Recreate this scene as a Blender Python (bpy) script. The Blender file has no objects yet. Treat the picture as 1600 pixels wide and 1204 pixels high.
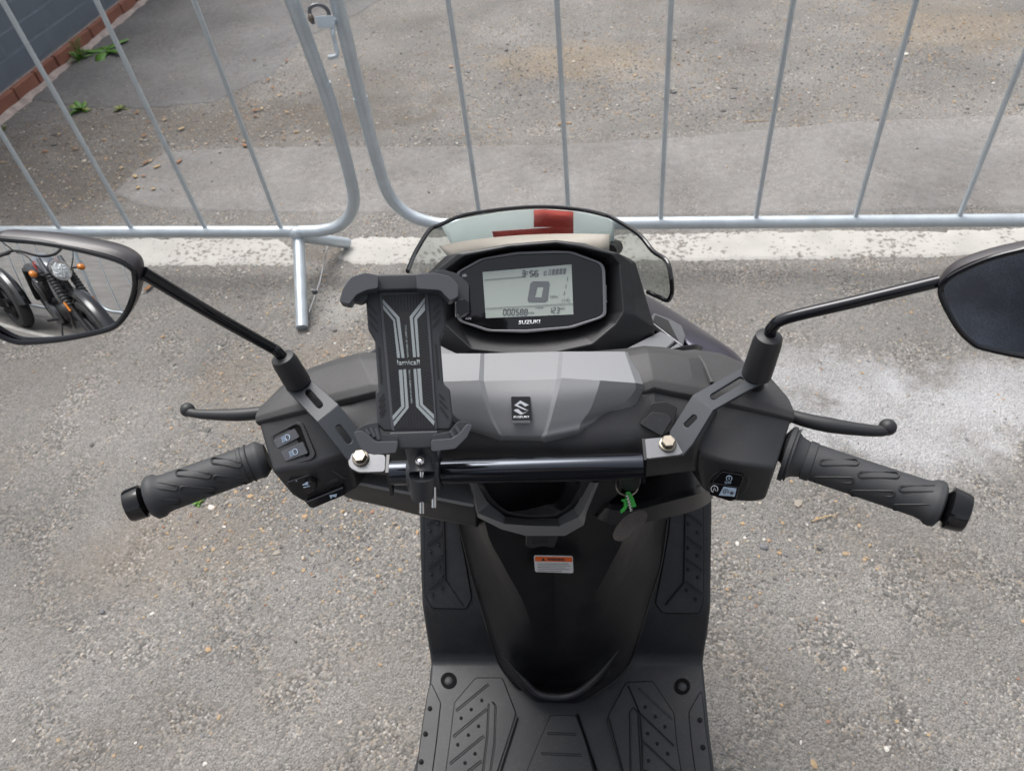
import bpy, bmesh, math, random
from mathutils import Vector, Matrix
random.seed(7)
SC = bpy.context.scene
COL = SC.collection
# ------------------------------------------------------------------ camera, sky, sun, exposure
FPX, CXP, CYP = 1110.0, 800.0, 602.0          # focal length and centre in photo pixels (1600 wide)
CAM = Vector((0.0408, -0.3399, 1.5101))
def _cam_matrix():
    d = Vector((915 - CXP, -(1690 - CYP), -FPX)).normalized(); u = -d
    f = Vector((0, 0, -1)); f -= u * f.dot(u); f.normalize()
    r = f.cross(u); a = math.radians(7.0)
    f2 = f * math.cos(a) + r * math.sin(a); r2 = f2.cross(u)
    return Matrix((r2, f2, u))
MC = _cam_matrix()
cd = bpy.data.cameras.new('camera'); co = bpy.data.objects.new('camera', cd); COL.objects.link(co)
cd.sensor_width = 36; cd.sensor_fit = 'HORIZONTAL'; cd.lens = 36 * FPX / 1600
cd.clip_start = 0.02; cd.clip_end = 600
co.matrix_world = Matrix.Translation(CAM) @ MC.to_4x4()
cd.dof.use_dof = True; cd.dof.focus_distance = 0.68; cd.dof.aperture_fstop = 13.0
SC.camera = co
W = bpy.data.worlds.new('World'); SC.world = W; W.use_nodes = True
SUN_EL, SUN_AZ = math.radians(62), math.radians(-35)      # azimuth from +Y towards +X
nt = W.node_tree; nt.nodes.clear()
sky = nt.nodes.new('ShaderNodeTexSky'); sky.sky_type = 'NISHITA'; sky.sun_disc = False
sky.sun_elevation = SUN_EL; sky.sun_rotation = SUN_AZ
sky.air_density = 1.0; sky.dust_density = 6.0; sky.ozone_density = 1.0
hs = nt.nodes.new('ShaderNodeHueSaturation'); hs.inputs['Saturation'].default_value = 0.32
bg = nt.nodes.new('ShaderNodeBackground'); bg.inputs['Strength'].default_value = 0.14
wo = nt.nodes.new('ShaderNodeOutputWorld')
nt.links.new(sky.outputs[0], hs.inputs['Color']); nt.links.new(hs.outputs[0], bg.inputs[0]); nt.links.new(bg.outputs[0], wo.inputs[0])
sl = bpy.data.lights.new('sun', 'SUN'); sl.energy = 1.1; sl.angle = math.radians(35); sl.color = (1, .985, .965)
so = bpy.data.objects.new('sun', sl); COL.objects.link(so)
sd = Vector((math.sin(SUN_AZ) * math.cos(SUN_EL), math.cos(SUN_AZ) * math.cos(SUN_EL), math.sin(SUN_EL)))
so.rotation_euler = sd.to_track_quat('Z', 'Y').to_euler(); so.location = (0, 0, 20)
SC.view_settings.view_transform = 'Standard'; SC.view_settings.look = 'None'
SC.view_settings.gamma = 1; SC.view_settings.use_curve_mapping = False
SC.view_settings.exposure = 0.80

# ------------------------------------------------------------------ measuring helpers
def ray(px, py): return MC @ Vector(((px - CXP) / FPX, -(py - CYP) / FPX, -1))
def Z(px, py, z):
    d = ray(px, py); return CAM + d * ((z - CAM.z) / d.z)
def Y(px, py, y):
    d = ray(px, py); return CAM + d * ((y - CAM.y) / d.y)
def X(px, py, x):
    d = ray(px, py); return CAM + d * ((x - CAM.x) / d.x)
def D(px, py, t): return CAM + ray(px, py) * t
def PLN(px, py, pl):
    p0, n = pl; d = ray(px, py); return CAM + d * ((p0 - CAM).dot(n) / d.dot(n))
def plane(p0, n): return (Vector(p0), Vector(n).normalized())
def plane3(a, b, c):
    n = (b - a).cross(c - a).normalized()
    if n.dot(CAM - a) < 0: n = -n
    return (a, n)
def shift(pl, o): return (pl[0] + pl[1] * o, pl[1])

# ------------------------------------------------------------------ materials
def new_mat(name):
    m = bpy.data.materials.new(name); m.use_nodes = True
    b = m.node_tree.nodes['Principled BSDF']; return m, m.node_tree, b
def N(nt, t, **kw):
    n = nt.nodes.new(t)
    for k, v in kw.items():
        if k in n.inputs: n.inputs[k].default_value = v
        else: setattr(n, k, v)
    return n
def coords(nt, scale=1.0, obj=False):
    if obj:
        c = nt.nodes.new('ShaderNodeTexCoord'); return c.outputs['Object']
    g = nt.nodes.new('ShaderNodeNewGeometry'); return g.outputs['Position']
def mat(name, col, rough=.5, metal=0., grain=0., gscale=900., bump=.0, spec=.5, coat=0., var=0., vscale=30., rvar=0., dust=0.):
    m, nt, b = new_mat(name)
    b.inputs['Base Color'].default_value = (*col, 1); b.inputs['Roughness'].default_value = rough
    b.inputs['Metallic'].default_value = metal; b.inputs['Specular IOR Level'].default_value = spec
    if coat: b.inputs['Coat Weight'].default_value = coat; b.inputs['Coat Roughness'].default_value = .06
    P = coords(nt)
    if grain or var:
        n1 = N(nt, 'ShaderNodeTexNoise', Scale=gscale, Detail=2.0); nt.links.new(P, n1.inputs['Vector'])
        n2 = N(nt, 'ShaderNodeTexNoise', Scale=vscale, Detail=4.0); nt.links.new(P, n2.inputs['Vector'])
        a = N(nt, 'ShaderNodeMath', operation='MULTIPLY_ADD'); a.inputs[1].default_value = grain * 2; a.inputs[2].default_value = 1 - grain
        nt.links.new(n1.outputs['Fac'], a.inputs[0])
        c = N(nt, 'ShaderNodeMath', operation='MULTIPLY_ADD'); c.inputs[1].default_value = var * 2; c.inputs[2].default_value = 1 - var
        nt.links.new(n2.outputs['Fac'], c.inputs[0])
        mu = N(nt, 'ShaderNodeMath', operation='MULTIPLY'); nt.links.new(a.outputs[0], mu.inputs[0]); nt.links.new(c.outputs[0], mu.inputs[1])
        vm = N(nt, 'ShaderNodeVectorMath', operation='SCALE'); vm.inputs[0].default_value = col; nt.links.new(mu.outputs[0], vm.inputs['Scale'])
        nt.links.new(vm.outputs[0], b.inputs['Base Color'])
        if rvar:
            rr = N(nt, 'ShaderNodeMath', operation='MULTIPLY_ADD'); rr.inputs[1].default_value = rvar; rr.inputs[2].default_value = rough - rvar / 2
            nt.links.new(n2.outputs['Fac'], rr.inputs[0]); nt.links.new(rr.outputs[0], b.inputs['Roughness'])
    if dust:
        n4 = N(nt, 'ShaderNodeTexNoise', Scale=420., Detail=2.0); nt.links.new(P, n4.inputs['Vector'])
        n5 = N(nt, 'ShaderNodeTexNoise', Scale=17., Detail=6.0, Roughness=.7); nt.links.new(P, n5.inputs['Vector'])
        s4 = N(nt, 'ShaderNodeMapRange'); s4.inputs['From Min'].default_value = .64; s4.inputs['From Max'].default_value = .76; s4.inputs['To Max'].default_value = dust * 2.2; nt.links.new(n4.outputs['Fac'], s4.inputs['Value'])
        s5 = N(nt, 'ShaderNodeMapRange'); s5.inputs['From Min'].default_value = .50; s5.inputs['From Max'].default_value = .80; s5.inputs['To Max'].default_value = dust; nt.links.new(n5.outputs['Fac'], s5.inputs['Value'])
        sa = N(nt, 'ShaderNodeMath', operation='ADD', use_clamp=True); nt.links.new(s4.outputs[0], sa.inputs[0]); nt.links.new(s5.outputs[0], sa.inputs[1])
        md = N(nt, 'ShaderNodeMix', data_type='RGBA'); md.inputs['B'].default_value = (.17, .16, .145, 1); md.inputs['A'].default_value = (*col, 1); nt.links.new(sa.outputs[0], md.inputs['Factor'])
        if b.inputs['Base Color'].links: nt.links.new(b.inputs['Base Color'].links[0].from_socket, md.inputs['A'])
        nt.links.new(md.outputs['Result'], b.inputs['Base Color'])
    if bump:
        n3 = N(nt, 'ShaderNodeTexNoise', Scale=gscale, Detail=1.0); nt.links.new(P, n3.inputs['Vector'])
        bp = N(nt, 'ShaderNodeBump', Strength=bump, Distance=.0006); nt.links.new(n3.outputs['Fac'], bp.inputs['Height'])
        nt.links.new(bp.outputs[0], b.inputs['Normal'])
    return m
M = {}
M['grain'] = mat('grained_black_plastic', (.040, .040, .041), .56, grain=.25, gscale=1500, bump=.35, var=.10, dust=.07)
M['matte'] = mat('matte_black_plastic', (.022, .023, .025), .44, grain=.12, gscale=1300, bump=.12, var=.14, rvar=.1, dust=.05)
M['hole'] = mat('recess_shade_black', (.008, .008, .008), .9, spec=.1)  # near-black that paints the shade inside wells and screw holes
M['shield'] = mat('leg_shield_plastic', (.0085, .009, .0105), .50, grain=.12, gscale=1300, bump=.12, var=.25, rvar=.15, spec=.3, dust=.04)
M['reliefshade'] = mat('relief_shade_black', (.010, .011, .012), .7, spec=.2)  # near-black that paints the shaded lines of the floor moulding
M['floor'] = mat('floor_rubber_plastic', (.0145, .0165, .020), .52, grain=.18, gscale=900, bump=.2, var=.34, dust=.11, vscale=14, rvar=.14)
M['deep'] = mat('deep_black_plastic', (.012, .012, .013), .45, var=.2)
M['gloss'] = mat('gloss_black', (.006, .006, .007), .08, spec=.5)
M['facegloss'] = mat('smoked_cover', (.006, .006, .007), .06, spec=.55, coat=.12)
M['rubber'] = mat('grip_rubber', (.036, .038, .041), .62, grain=.15, gscale=1100, bump=.15, var=.12)
M['rubberdark'] = mat('dark_rubber', (.020, .021, .022), .6, var=.1, bump=.1)
M['silver'] = mat('silver_satin_paint', (.205, .21, .218), .50, metal=.22, grain=.16, gscale=2500, bump=.03)
M['silverdark'] = mat('dark_silver_paint', (.17, .175, .185), .42, metal=.6, grain=.12, gscale=2500)
M['purple'] = mat('dark_violet_metallic', (.040, .037, .055), .34, metal=.55, grain=.1, gscale=2500, coat=.15)
M['mirrorshell'] = mat('mirror_shell', (.038, .034, .037), .36, grain=.15, gscale=1500, bump=.1)
M['powder'] = mat('powder_coat_black', (.019, .020, .022), .50, grain=.1, gscale=1500, bump=.1)
M['powderblue'] = mat('powder_coat_steel', (.024, .029, .036), .46, var=.15)
M['barblack'] = mat('gloss_black_tube', (.010, .011, .014), .12, metal=.3, spec=.6)
M['steel'] = mat('brushed_steel', (.12, .124, .132), .42, metal=.7, grain=.12, gscale=700)
M['bolt'] = mat('zinc_bolt', (.24, .215, .18), .36, metal=1., var=.25, vscale=200)
M['chrome'] = mat('chrome', (.75, .75, .76), .10, metal=1.)
M['galv'] = mat('galvanised_steel', (.50, .55, .585), .38, metal=.50, grain=.14, gscale=260, var=.20, vscale=18, rvar=.2)
M['white'] = mat('white_print', (.72, .74, .76), .5)
M['blueprint'] = mat('pale_blue_print', (.50, .64, .80), .5)
M['greyprint'] = mat('grey_print', (.27, .30, .31), .5)
M['lcdink'] = mat('lcd_ink', (.12, .13, .14), .4)
M['lcdfaint'] = mat('lcd_faint_ink', (.20, .23, .22), .4)
M['lcd'] = mat('lcd_panel', (.33, .37, .34), .35, var=.05)
M['lcdalt'] = mat('lcd_panel_shaded', (.30, .36, .335), .35, var=.05)
M['holder'] = mat('holder_plastic', (.030, .033, .038), .48, grain=.12, gscale=1400, bump=.15, var=.1)
M['holdergrey'] = mat('holder_grey_rubber', (.058, .062, .072), .50, grain=.08, gscale=1400, bump=.1)
M['cream'] = mat('cream_card', (.31, .285, .245), .6, var=.06)
def thin_plastic(name, col, k=.6):
    m, nt, b = new_mat(name); b.inputs['Base Color'].default_value = (*col, 1); b.inputs['Roughness'].default_value = .4
    t = N(nt, 'ShaderNodeBsdfTranslucent'); t.inputs[0].default_value = (*col, 1)
    mx = N(nt, 'ShaderNodeMixShader'); mx.inputs[0].default_value = k
    nt.links.new(b.outputs[0], mx.inputs[1]); nt.links.new(t.outputs[0], mx.inputs[2]); nt.links.new(mx.outputs[0], nt.nodes['Material Output'].inputs['Surface'])
    return m
M['platewhite'] = thin_plastic('plate_white', (.76, .80, .80))
M['red'] = thin_plastic('plate_red', (.80, .30, .27))
M['orange'] = mat('orange_label', (.72, .13, .03), .45)
M['label'] = mat('white_label', (.62, .63, .63), .45)
M['inkblack'] = mat('ink_black', (.03, .03, .03), .5)
M['green'] = mat('green_plastic', (.02, .42, .03), .38)
M['leather'] = mat('brown_leather', (.060, .050, .045), .7, grain=.25, gscale=700, bump=.6, var=.3, vscale=90)
M['leatherline'] = mat('embossed_leather', (.085, .074, .068), .62)
M['tyre'] = mat('tyre_rubber', (.022, .022, .023), .75, grain=.2, gscale=300, bump=.3, var=.2)
M['rim'] = mat('dark_cast_rim', (.06, .06, .065), .35, metal=.7)
M['amber'] = mat('amber_lens', (.55, .17, .01), .18, coat=.6)
M['redgloss'] = mat('red_gloss_paint', (.30, .012, .014), .15, coat=.8)
M['greygloss'] = mat('grey_gloss_paint', (.10, .11, .125), .2, coat=.8)
M['blackpaint'] = mat('black_gloss_paint', (.012, .012, .013), .2, coat=.5)
M['engine'] = mat('engine_black', (.03, .03, .031), .42, metal=.4)
M['skin'] = mat('skin', (.48, .28, .20), .5, var=.1)
M['hair'] = mat('hair', (.05, .03, .02), .6, var=.3, vscale=90)
M['denim'] = mat('navy_trousers', (.035, .04, .055), .85, grain=.3, gscale=900, bump=.4)
M['shoe'] = mat('black_shoe', (.02, .02, .02), .5)
M['brickred'] = mat('red_brick', (.235, .095, .062), .85, grain=.25, gscale=220, bump=.5, var=.4, vscale=9)
M['mortar'] = mat('pale_mortar', (.36, .30, .27), .9, grain=.4, gscale=150, bump=.8, var=.55, vscale=22)
M['leafgreen'] = mat('weed_leaf', (.075, .19, .02), .5, var=.35, vscale=40)
M['leafpale'] = mat('weed_leaf_yellow', (.17, .20, .05), .5, var=.3, vscale=40)
M['leafbrown'] = mat('dead_leaf', (.24, .115, .05), .7, var=.4, vscale=60)
M['straw'] = mat('straw', (.38, .27, .14), .7, var=.2)
M['lens'] = mat('lamp_reflector', (.62, .65, .66), .2, coat=.8, var=.5, vscale=40)
M['mirror'] = mat('mirror_glass', (.80, .82, .84), .015, metal=1.)
def fabric(name, c1, c2):
    m, nt, b = new_mat(name); P = coords(nt)
    w = N(nt, 'ShaderNodeTexNoise', Scale=420., Detail=3.0); nt.links.new(P, w.inputs['Vector'])
    w2 = N(nt, 'ShaderNodeTexNoise', Scale=9., Detail=3.0); nt.links.new(P, w2.inputs['Vector'])
    ad = N(nt, 'ShaderNodeMath', operation='MULTIPLY'); nt.links.new(w.outputs['Fac'], ad.inputs[0]); nt.links.new(w2.outputs['Fac'], ad.inputs[1])
    r = N(nt, 'ShaderNodeValToRGB'); r.color_ramp.elements[0].position = .15; r.color_ramp.elements[1].position = .42
    r.color_ramp.elements[0].color = (*c1, 1); r.color_ramp.elements[1].color = (*c2, 1)
    nt.links.new(ad.outputs[0], r.inputs[0]); nt.links.new(r.outputs[0], b.inputs['Base Color'])
    b.inputs['Roughness'].default_value = .9; b.inputs['Sheen Weight'].default_value = .3
    bp = N(nt, 'ShaderNodeBump', Strength=.5, Distance=.001); nt.links.new(w.outputs['Fac'], bp.inputs['Height']); nt.links.new(bp.outputs[0], b.inputs['Normal'])
    return m
M['jacket'] = fabric('navy_jacket_fabric', (.016, .02, .03), (.065, .08, .11))
def tinted(name, col, rough=.02):
    m, nt, b = new_mat(name); nt.nodes.remove(b)
    o = nt.nodes['Material Output']
    t = N(nt, 'ShaderNodeBsdfTransparent'); t.inputs[0].default_value = (*col, 1)
    g = N(nt, 'ShaderNodeBsdfGlossy', Roughness=rough); g.inputs[0].default_value = (1, 1, 1, 1)
    f = N(nt, 'ShaderNodeFresnel', IOR=1.48)
    mx = N(nt, 'ShaderNodeMixShader'); nt.links.new(f.outputs[0], mx.inputs[0]); nt.links.new(t.outputs[0], mx.inputs[1]); nt.links.new(g.outputs[0], mx.inputs[2])
    nt.links.new(mx.outputs[0], o.inputs['Surface'])
    return m
M['glass'] = tinted('tinted_windscreen', (.70, .74, .72))
M['cover'] = tinted('clear_lens', (.97, .97, .97))

# ------------------------------------------------------------------ mesh helpers
def origin(p):
    v = Vector((0, 0, 0))
    while p is not None: v = v + Vector(p.location); p = p.parent
    return v
def link(name, me, m, parent=None, **kw):
    o = bpy.data.objects.new(name, me); COL.objects.link(o)
    if m is not None and len(me.materials) == 0:
        for k in (m if isinstance(m, (list, tuple)) else [m]): me.materials.append(k)
    if parent is not None:
        o.parent = parent; off = origin(parent)
        me.transform(Matrix.Translation(-off))
    for k, v in kw.items(): o[k] = v
    return o
def mods(o, solid=0, bevel=0, seg=2, subd=0, angle=28, off=-1):
    if solid:
        s = o.modifiers.new('s', 'SOLIDIFY'); s.thickness = solid; s.offset = off; s.use_even_offset = False
    if bevel:
        b = o.modifiers.new('b', 'BEVEL'); b.width = bevel; b.segments = seg; b.limit_method = 'ANGLE'; b.angle_limit = math.radians(angle)
        b.harden_normals = False; b.use_clamp_overlap = True
    if subd:
        s = o.modifiers.new('u', 'SUBSURF'); s.levels = subd; s.render_levels = subd
def shade(me, ang=35):
    me.polygons.foreach_set('use_smooth', [True] * len(me.polygons))
    try: me.set_sharp_from_angle(angle=math.radians(ang))
    except Exception: pass
def mesh(name, V, F, m, parent=None, smooth=True, ang=35, solid=0, bevel=0, seg=2, subd=0, off=-1, fix=True, bang=28, **kw):
    me = bpy.data.meshes.new(name); me.from_pydata([tuple(v) for v in V], [], F)
    if fix:
        bm = bmesh.new(); bm.from_mesh(me); bmesh.ops.recalc_face_normals(bm, faces=bm.faces); bm.to_mesh(me); bm.free()
    me.update()
    if smooth: shade(me, 180 if (bevel or subd) else ang)
    o = link(name, me, m, parent, **kw)
    mods(o, solid, bevel, seg, subd, bang, off)
    if bevel and smooth:
        w = o.modifiers.new('w', 'WEIGHTED_NORMAL'); w.keep_sharp = False
    return o
def cr(pts, n):
    """Catmull-Rom through the points, n steps per span"""
    if len(pts) < 3 or n <= 1:
        if n <= 1: return [Vector(p) for p in pts]
        return [pts[0].lerp(pts[1], i / n) for i in range(n + 1)]
    out = []
    for i in range(len(pts) - 1):
        p1, p2 = pts[i], pts[i + 1]
        p0 = pts[i - 1] if i else p1 * 2 - p2
        p3 = pts[i + 2] if i + 2 < len(pts) else p2 * 2 - p1
        for k in range(n):
            t = k / n
            out.append(.5 * ((2 * p1) + (p2 - p0) * t + (2 * p0 - 5 * p1 + 4 * p2 - p3) * t * t + (3 * p1 - p0 - 3 * p2 + p3) * t ** 3))
    out.append(pts[-1].copy()); return out
def gridVF(rows):
    nr, nc = len(rows), len(rows[0]); V = [v for r in rows for v in r]
    F = [(i * nc + j, i * nc + j + 1, (i + 1) * nc + j + 1, (i + 1) * nc + j) for i in range(nr - 1) for j in range(nc - 1)]
    return V, F
def face_cam(V, F):
    """flip so that the surface looks at the camera side"""
    s = 0
    for f in F:
        a, b, c = V[f[0]], V[f[1]], V[f[2]]; n = (b - a).cross(c - a); s += n.dot(CAM - a)
    return [tuple(reversed(f)) for f in F] if s < 0 else F
def patch(name, rows, m, parent, nu=1, nv=1, solid=.003, **kw):
    rows = [cr(r, nu) for r in rows]
    if nv > 1: rows = [list(r) for r in zip(*[cr(list(c), nv) for c in zip(*rows)])]
    V, F = gridVF(rows); F = face_cam(V, F)
    return mesh(name, V, F, m, parent, solid=solid, fix=False, **kw)
def block(name, rows, vec, m, parent, nu=1, nv=1, **kw):
    """closed body: the grid in front, the same grid pushed back by vec, and walls between"""
    rows = [cr(r, nu) for r in rows]
    if nv > 1: rows = [list(r) for r in zip(*[cr(list(c), nv) for c in zip(*rows)])]
    V, F = gridVF(rows); n = len(V); nr, nc = len(rows), len(rows[0]); vec = Vector(vec)
    V2 = [v + vec for v in V]; F2 = [tuple(reversed([k + n for k in f])) for f in F]
    loop = [j for j in range(nc)] + [i * nc + nc - 1 for i in range(1, nr)] + [(nr - 1) * nc + j for j in range(nc - 2, -1, -1)] + [i * nc for i in range(nr - 2, 0, -1)]
    S = [(loop[k], loop[(k + 1) % len(loop)], loop[(k + 1) % len(loop)] + n, loop[k] + n) for k in range(len(loop))]
    return mesh(name, V + V2, F + F2 + S, m, parent, **kw)
def prism(name, loops, vec, m, parent=None, bevel=0, seg=2, smooth=True, ang=30, **kw):
    """plate: outline loop and hole loops (3D, in one plane) extruded by vec"""
    bm = bmesh.new(); edges = []
    for L in loops:
        vs = [bm.verts.new(p) for p in L]
        edges += [bm.edges.new((vs[i], vs[(i + 1) % len(vs)])) for i in range(len(vs))]
    if len(loops) == 1: bm.faces.new(bm.verts[:])
    else: bmesh.ops.triangle_fill(bm, edges=edges, use_beauty=True)
    r = bmesh.ops.extrude_face_region(bm, geom=bm.faces[:])
    bmesh.ops.translate(bm, vec=vec, verts=[v for v in r['geom'] if isinstance(v, bmesh.types.BMVert)])
    bmesh.ops.recalc_face_normals(bm, faces=bm.faces)
    if len(loops) > 1: bmesh.ops.dissolve_limit(bm, angle_limit=.02, verts=bm.verts[:], edges=bm.edges[:])
    me = bpy.data.meshes.new(name); bm.to_mesh(me); bm.free()
    if smooth: shade(me, 180 if bevel else ang)
    o = link(name, me, m, parent, **kw); mods(o, bevel=bevel, seg=seg)
    if bevel and smooth:
        w = o.modifiers.new('w', 'WEIGHTED_NORMAL'); w.keep_sharp = False
    return o
def slab(name, px, pl, thick, m, parent=None, holes=(), off=0., **kw):
    q = shift(pl, off)
    return prism(name, [[PLN(a, b, q) for a, b in L] for L in [px] + list(holes)], -pl[1] * thick, m, parent, **kw)
def pill(p1, p2, w, n=5):
    (x1, y1), (x2, y2) = p1, p2; a = math.atan2(y2 - y1, x2 - x1); o = []
    for k in range(n + 1): t = a + math.pi / 2 - math.pi + math.pi * k / n; o.append((x2 + w * math.cos(t), y2 + w * math.sin(t)))
    for k in range(n + 1): t = a + math.pi / 2 + math.pi * k / n; o.append((x1 + w * math.cos(t), y1 + w * math.sin(t)))
    return o
def rnd(px, r=4, n=3):
    """round the corners of a pixel outline"""
    out = []; L = len(px)
    for i in range(L):
        p = Vector(px[i]); a = Vector(px[i - 1]) - p; b = Vector(px[(i + 1) % L]) - p
        ra = min(r, a.length * .45); rb = min(r, b.length * .45)
        A = p + a.normalized() * ra; B = p + b.normalized() * rb
        for k in range(n + 1):
            t = k / n; q = A * (1 - t) ** 2 + p * 2 * t * (1 - t) + B * t * t; out.append((q.x, q.y))
    return out
def circ(c, r, n=16, sx=1.): return [(c[0] + r * sx * math.cos(2 * math.pi * k / n), c[1] + r * math.sin(2 * math.pi * k / n)) for k in range(n)]
def tubeVF(pts, r, n=10, caps=True, closed=False):
    pts = [Vector(p) for p in pts]; L = len(pts); rs = r if isinstance(r, (list, tuple)) else [r] * L
    V, F = [], []; nrm = None
    for i, p in enumerate(pts):
        if closed: t = pts[(i + 1) % L] - pts[i - 1]
        else: t = pts[min(i + 1, L - 1)] - pts[max(i - 1, 0)]
        if t.length < 1e-9: t = Vector((0, 0, 1))
        t.normalize()
        if nrm is None:
            nrm = t.cross(Vector((0, 0, 1)));
            if nrm.length < .1: nrm = t.cross(Vector((1, 0, 0)))
        nrm = nrm - t * nrm.dot(t); nrm.normalize(); b = t.cross(nrm)
        for k in range(n):
            a = 2 * math.pi * k / n; V.append(p + (nrm * math.cos(a) + b * math.sin(a)) * rs[i])
    R = L if closed else L - 1
    for i in range(R):
        j = (i + 1) % L
        for k in range(n): F.append((i * n + k, i * n + (k + 1) % n, j * n + (k + 1) % n, j * n + k))
    if caps and not closed:
        F.append(tuple(range(n - 1, -1, -1))); F.append(tuple((L - 1) * n + k for k in range(n)))
    return V, F
def tube(name, pts, r, m, parent=None, n=12, caps=True, closed=False, ang=40, **kw):
    V, F = tubeVF(pts, r, n, caps, closed); return mesh(name, V, F, m, parent, ang=ang, **kw)
def join(parts):
    V, F = [], []
    for v, f in parts:
        o = len(V); V += [Vector(q) for q in v]; F += [tuple(k + o for k in q) for q in f]
    return V, F
def boxVF(c, ax, ay, az):
    c, ax, ay, az = map(Vector, (c, ax, ay, az))
    V = [c + ax * i + ay * j + az * k for i in (-1, 1) for j in (-1, 1) for k in (-1, 1)]
    return V, [(0, 1, 3, 2), (4, 6, 7, 5), (0, 4, 5, 1), (2, 3, 7, 6), (0, 2, 6, 4), (1, 5, 7, 3)]
def spin(name, prof, c, axis, m, parent=None, n=24, **kw):
    """lathe: prof = [(along, radius)] round the axis through c"""
    axis = Vector(axis).normalized(); c = Vector(c)
    return tube(name, [c + axis * a for a, _ in prof], [max(r, 1e-5) for _, r in prof], m, parent, n=n, **kw)
def sphereVF(c, r, nu=14, nv=9, s=(1, 1, 1)):
    c = Vector(c); V, F = [], []
    for i in range(nv + 1):
        t = math.pi * i / nv
        for j in range(nu):
            a = 2 * math.pi * j / nu; V.append(c + Vector((math.sin(t) * math.cos(a) * s[0], math.sin(t) * math.sin(a) * s[1], math.cos(t) * s[2])) * r)
    for i in range(nv):
        for j in range(nu): F.append((i * nu + j, i * nu + (j + 1) % nu, (i + 1) * nu + (j + 1) % nu, (i + 1) * nu + j))
    return V, F
def thing(name, label, cat, loc=(0, 0, 0), group=None):
    o = bpy.data.objects.new(name, None); COL.objects.link(o); o.location = loc; o.empty_display_size = .1
    o['label'] = label; o['category'] = cat
    if group: o['group'] = group
    return o
def tag(o, label, cat, group=None):
    o['label'] = label; o['category'] = cat
    if group: o['group'] = group
    return o
def text(name, s, bl, br, tl, pl, m, parent, ext=.0002, off=.0004, bold=0.):
    """lettering fitted into the parallelogram bl-br-tl (pixels) on a plane"""
    cu = bpy.data.curves.new('t', 'FONT'); cu.body = s; cu.resolution_u = 2; cu.offset = bold
    ob = bpy.data.objects.new('t', cu); COL.objects.link(ob)
    bpy.context.view_layer.update()
    me = bpy.data.meshes.new_from_object(ob.evaluated_get(bpy.context.evaluated_depsgraph_get()))
    bpy.data.objects.remove(ob); bpy.data.curves.remove(cu)
    xs = [v.co.x for v in me.vertices]; ys = [v.co.y for v in me.vertices]
    x0, x1, y0, y1 = min(xs), max(xs), min(ys), max(ys)
    q = shift(pl, off); A = PLN(*bl, q); R = PLN(*br, q) - A; U = PLN(*tl, q) - A
    for v in me.vertices: v.co = A + R * ((v.co.x - x0) / (x1 - x0)) + U * ((v.co.y - y0) / (y1 - y0))
    me.name = name; me.materials.clear()
    o = link(name, me, m, parent)
    so_ = o.modifiers.new('s', 'SOLIDIFY'); so_.thickness = ext; so_.offset = 0
    return o
def strokes(name, lines, pl, w, m, parent, off=.0005, closed=()):
    """thin raised line art: polylines in pixels on a plane; w = radius in metres"""
    q = shift(pl, off); parts = [tubeVF([PLN(a, b, q) for a, b in L], w, 4, True, i in closed) for i, L in enumerate(lines)]
    V, F = join(parts); return mesh(name, V, F, m, parent, smooth=False)

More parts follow.
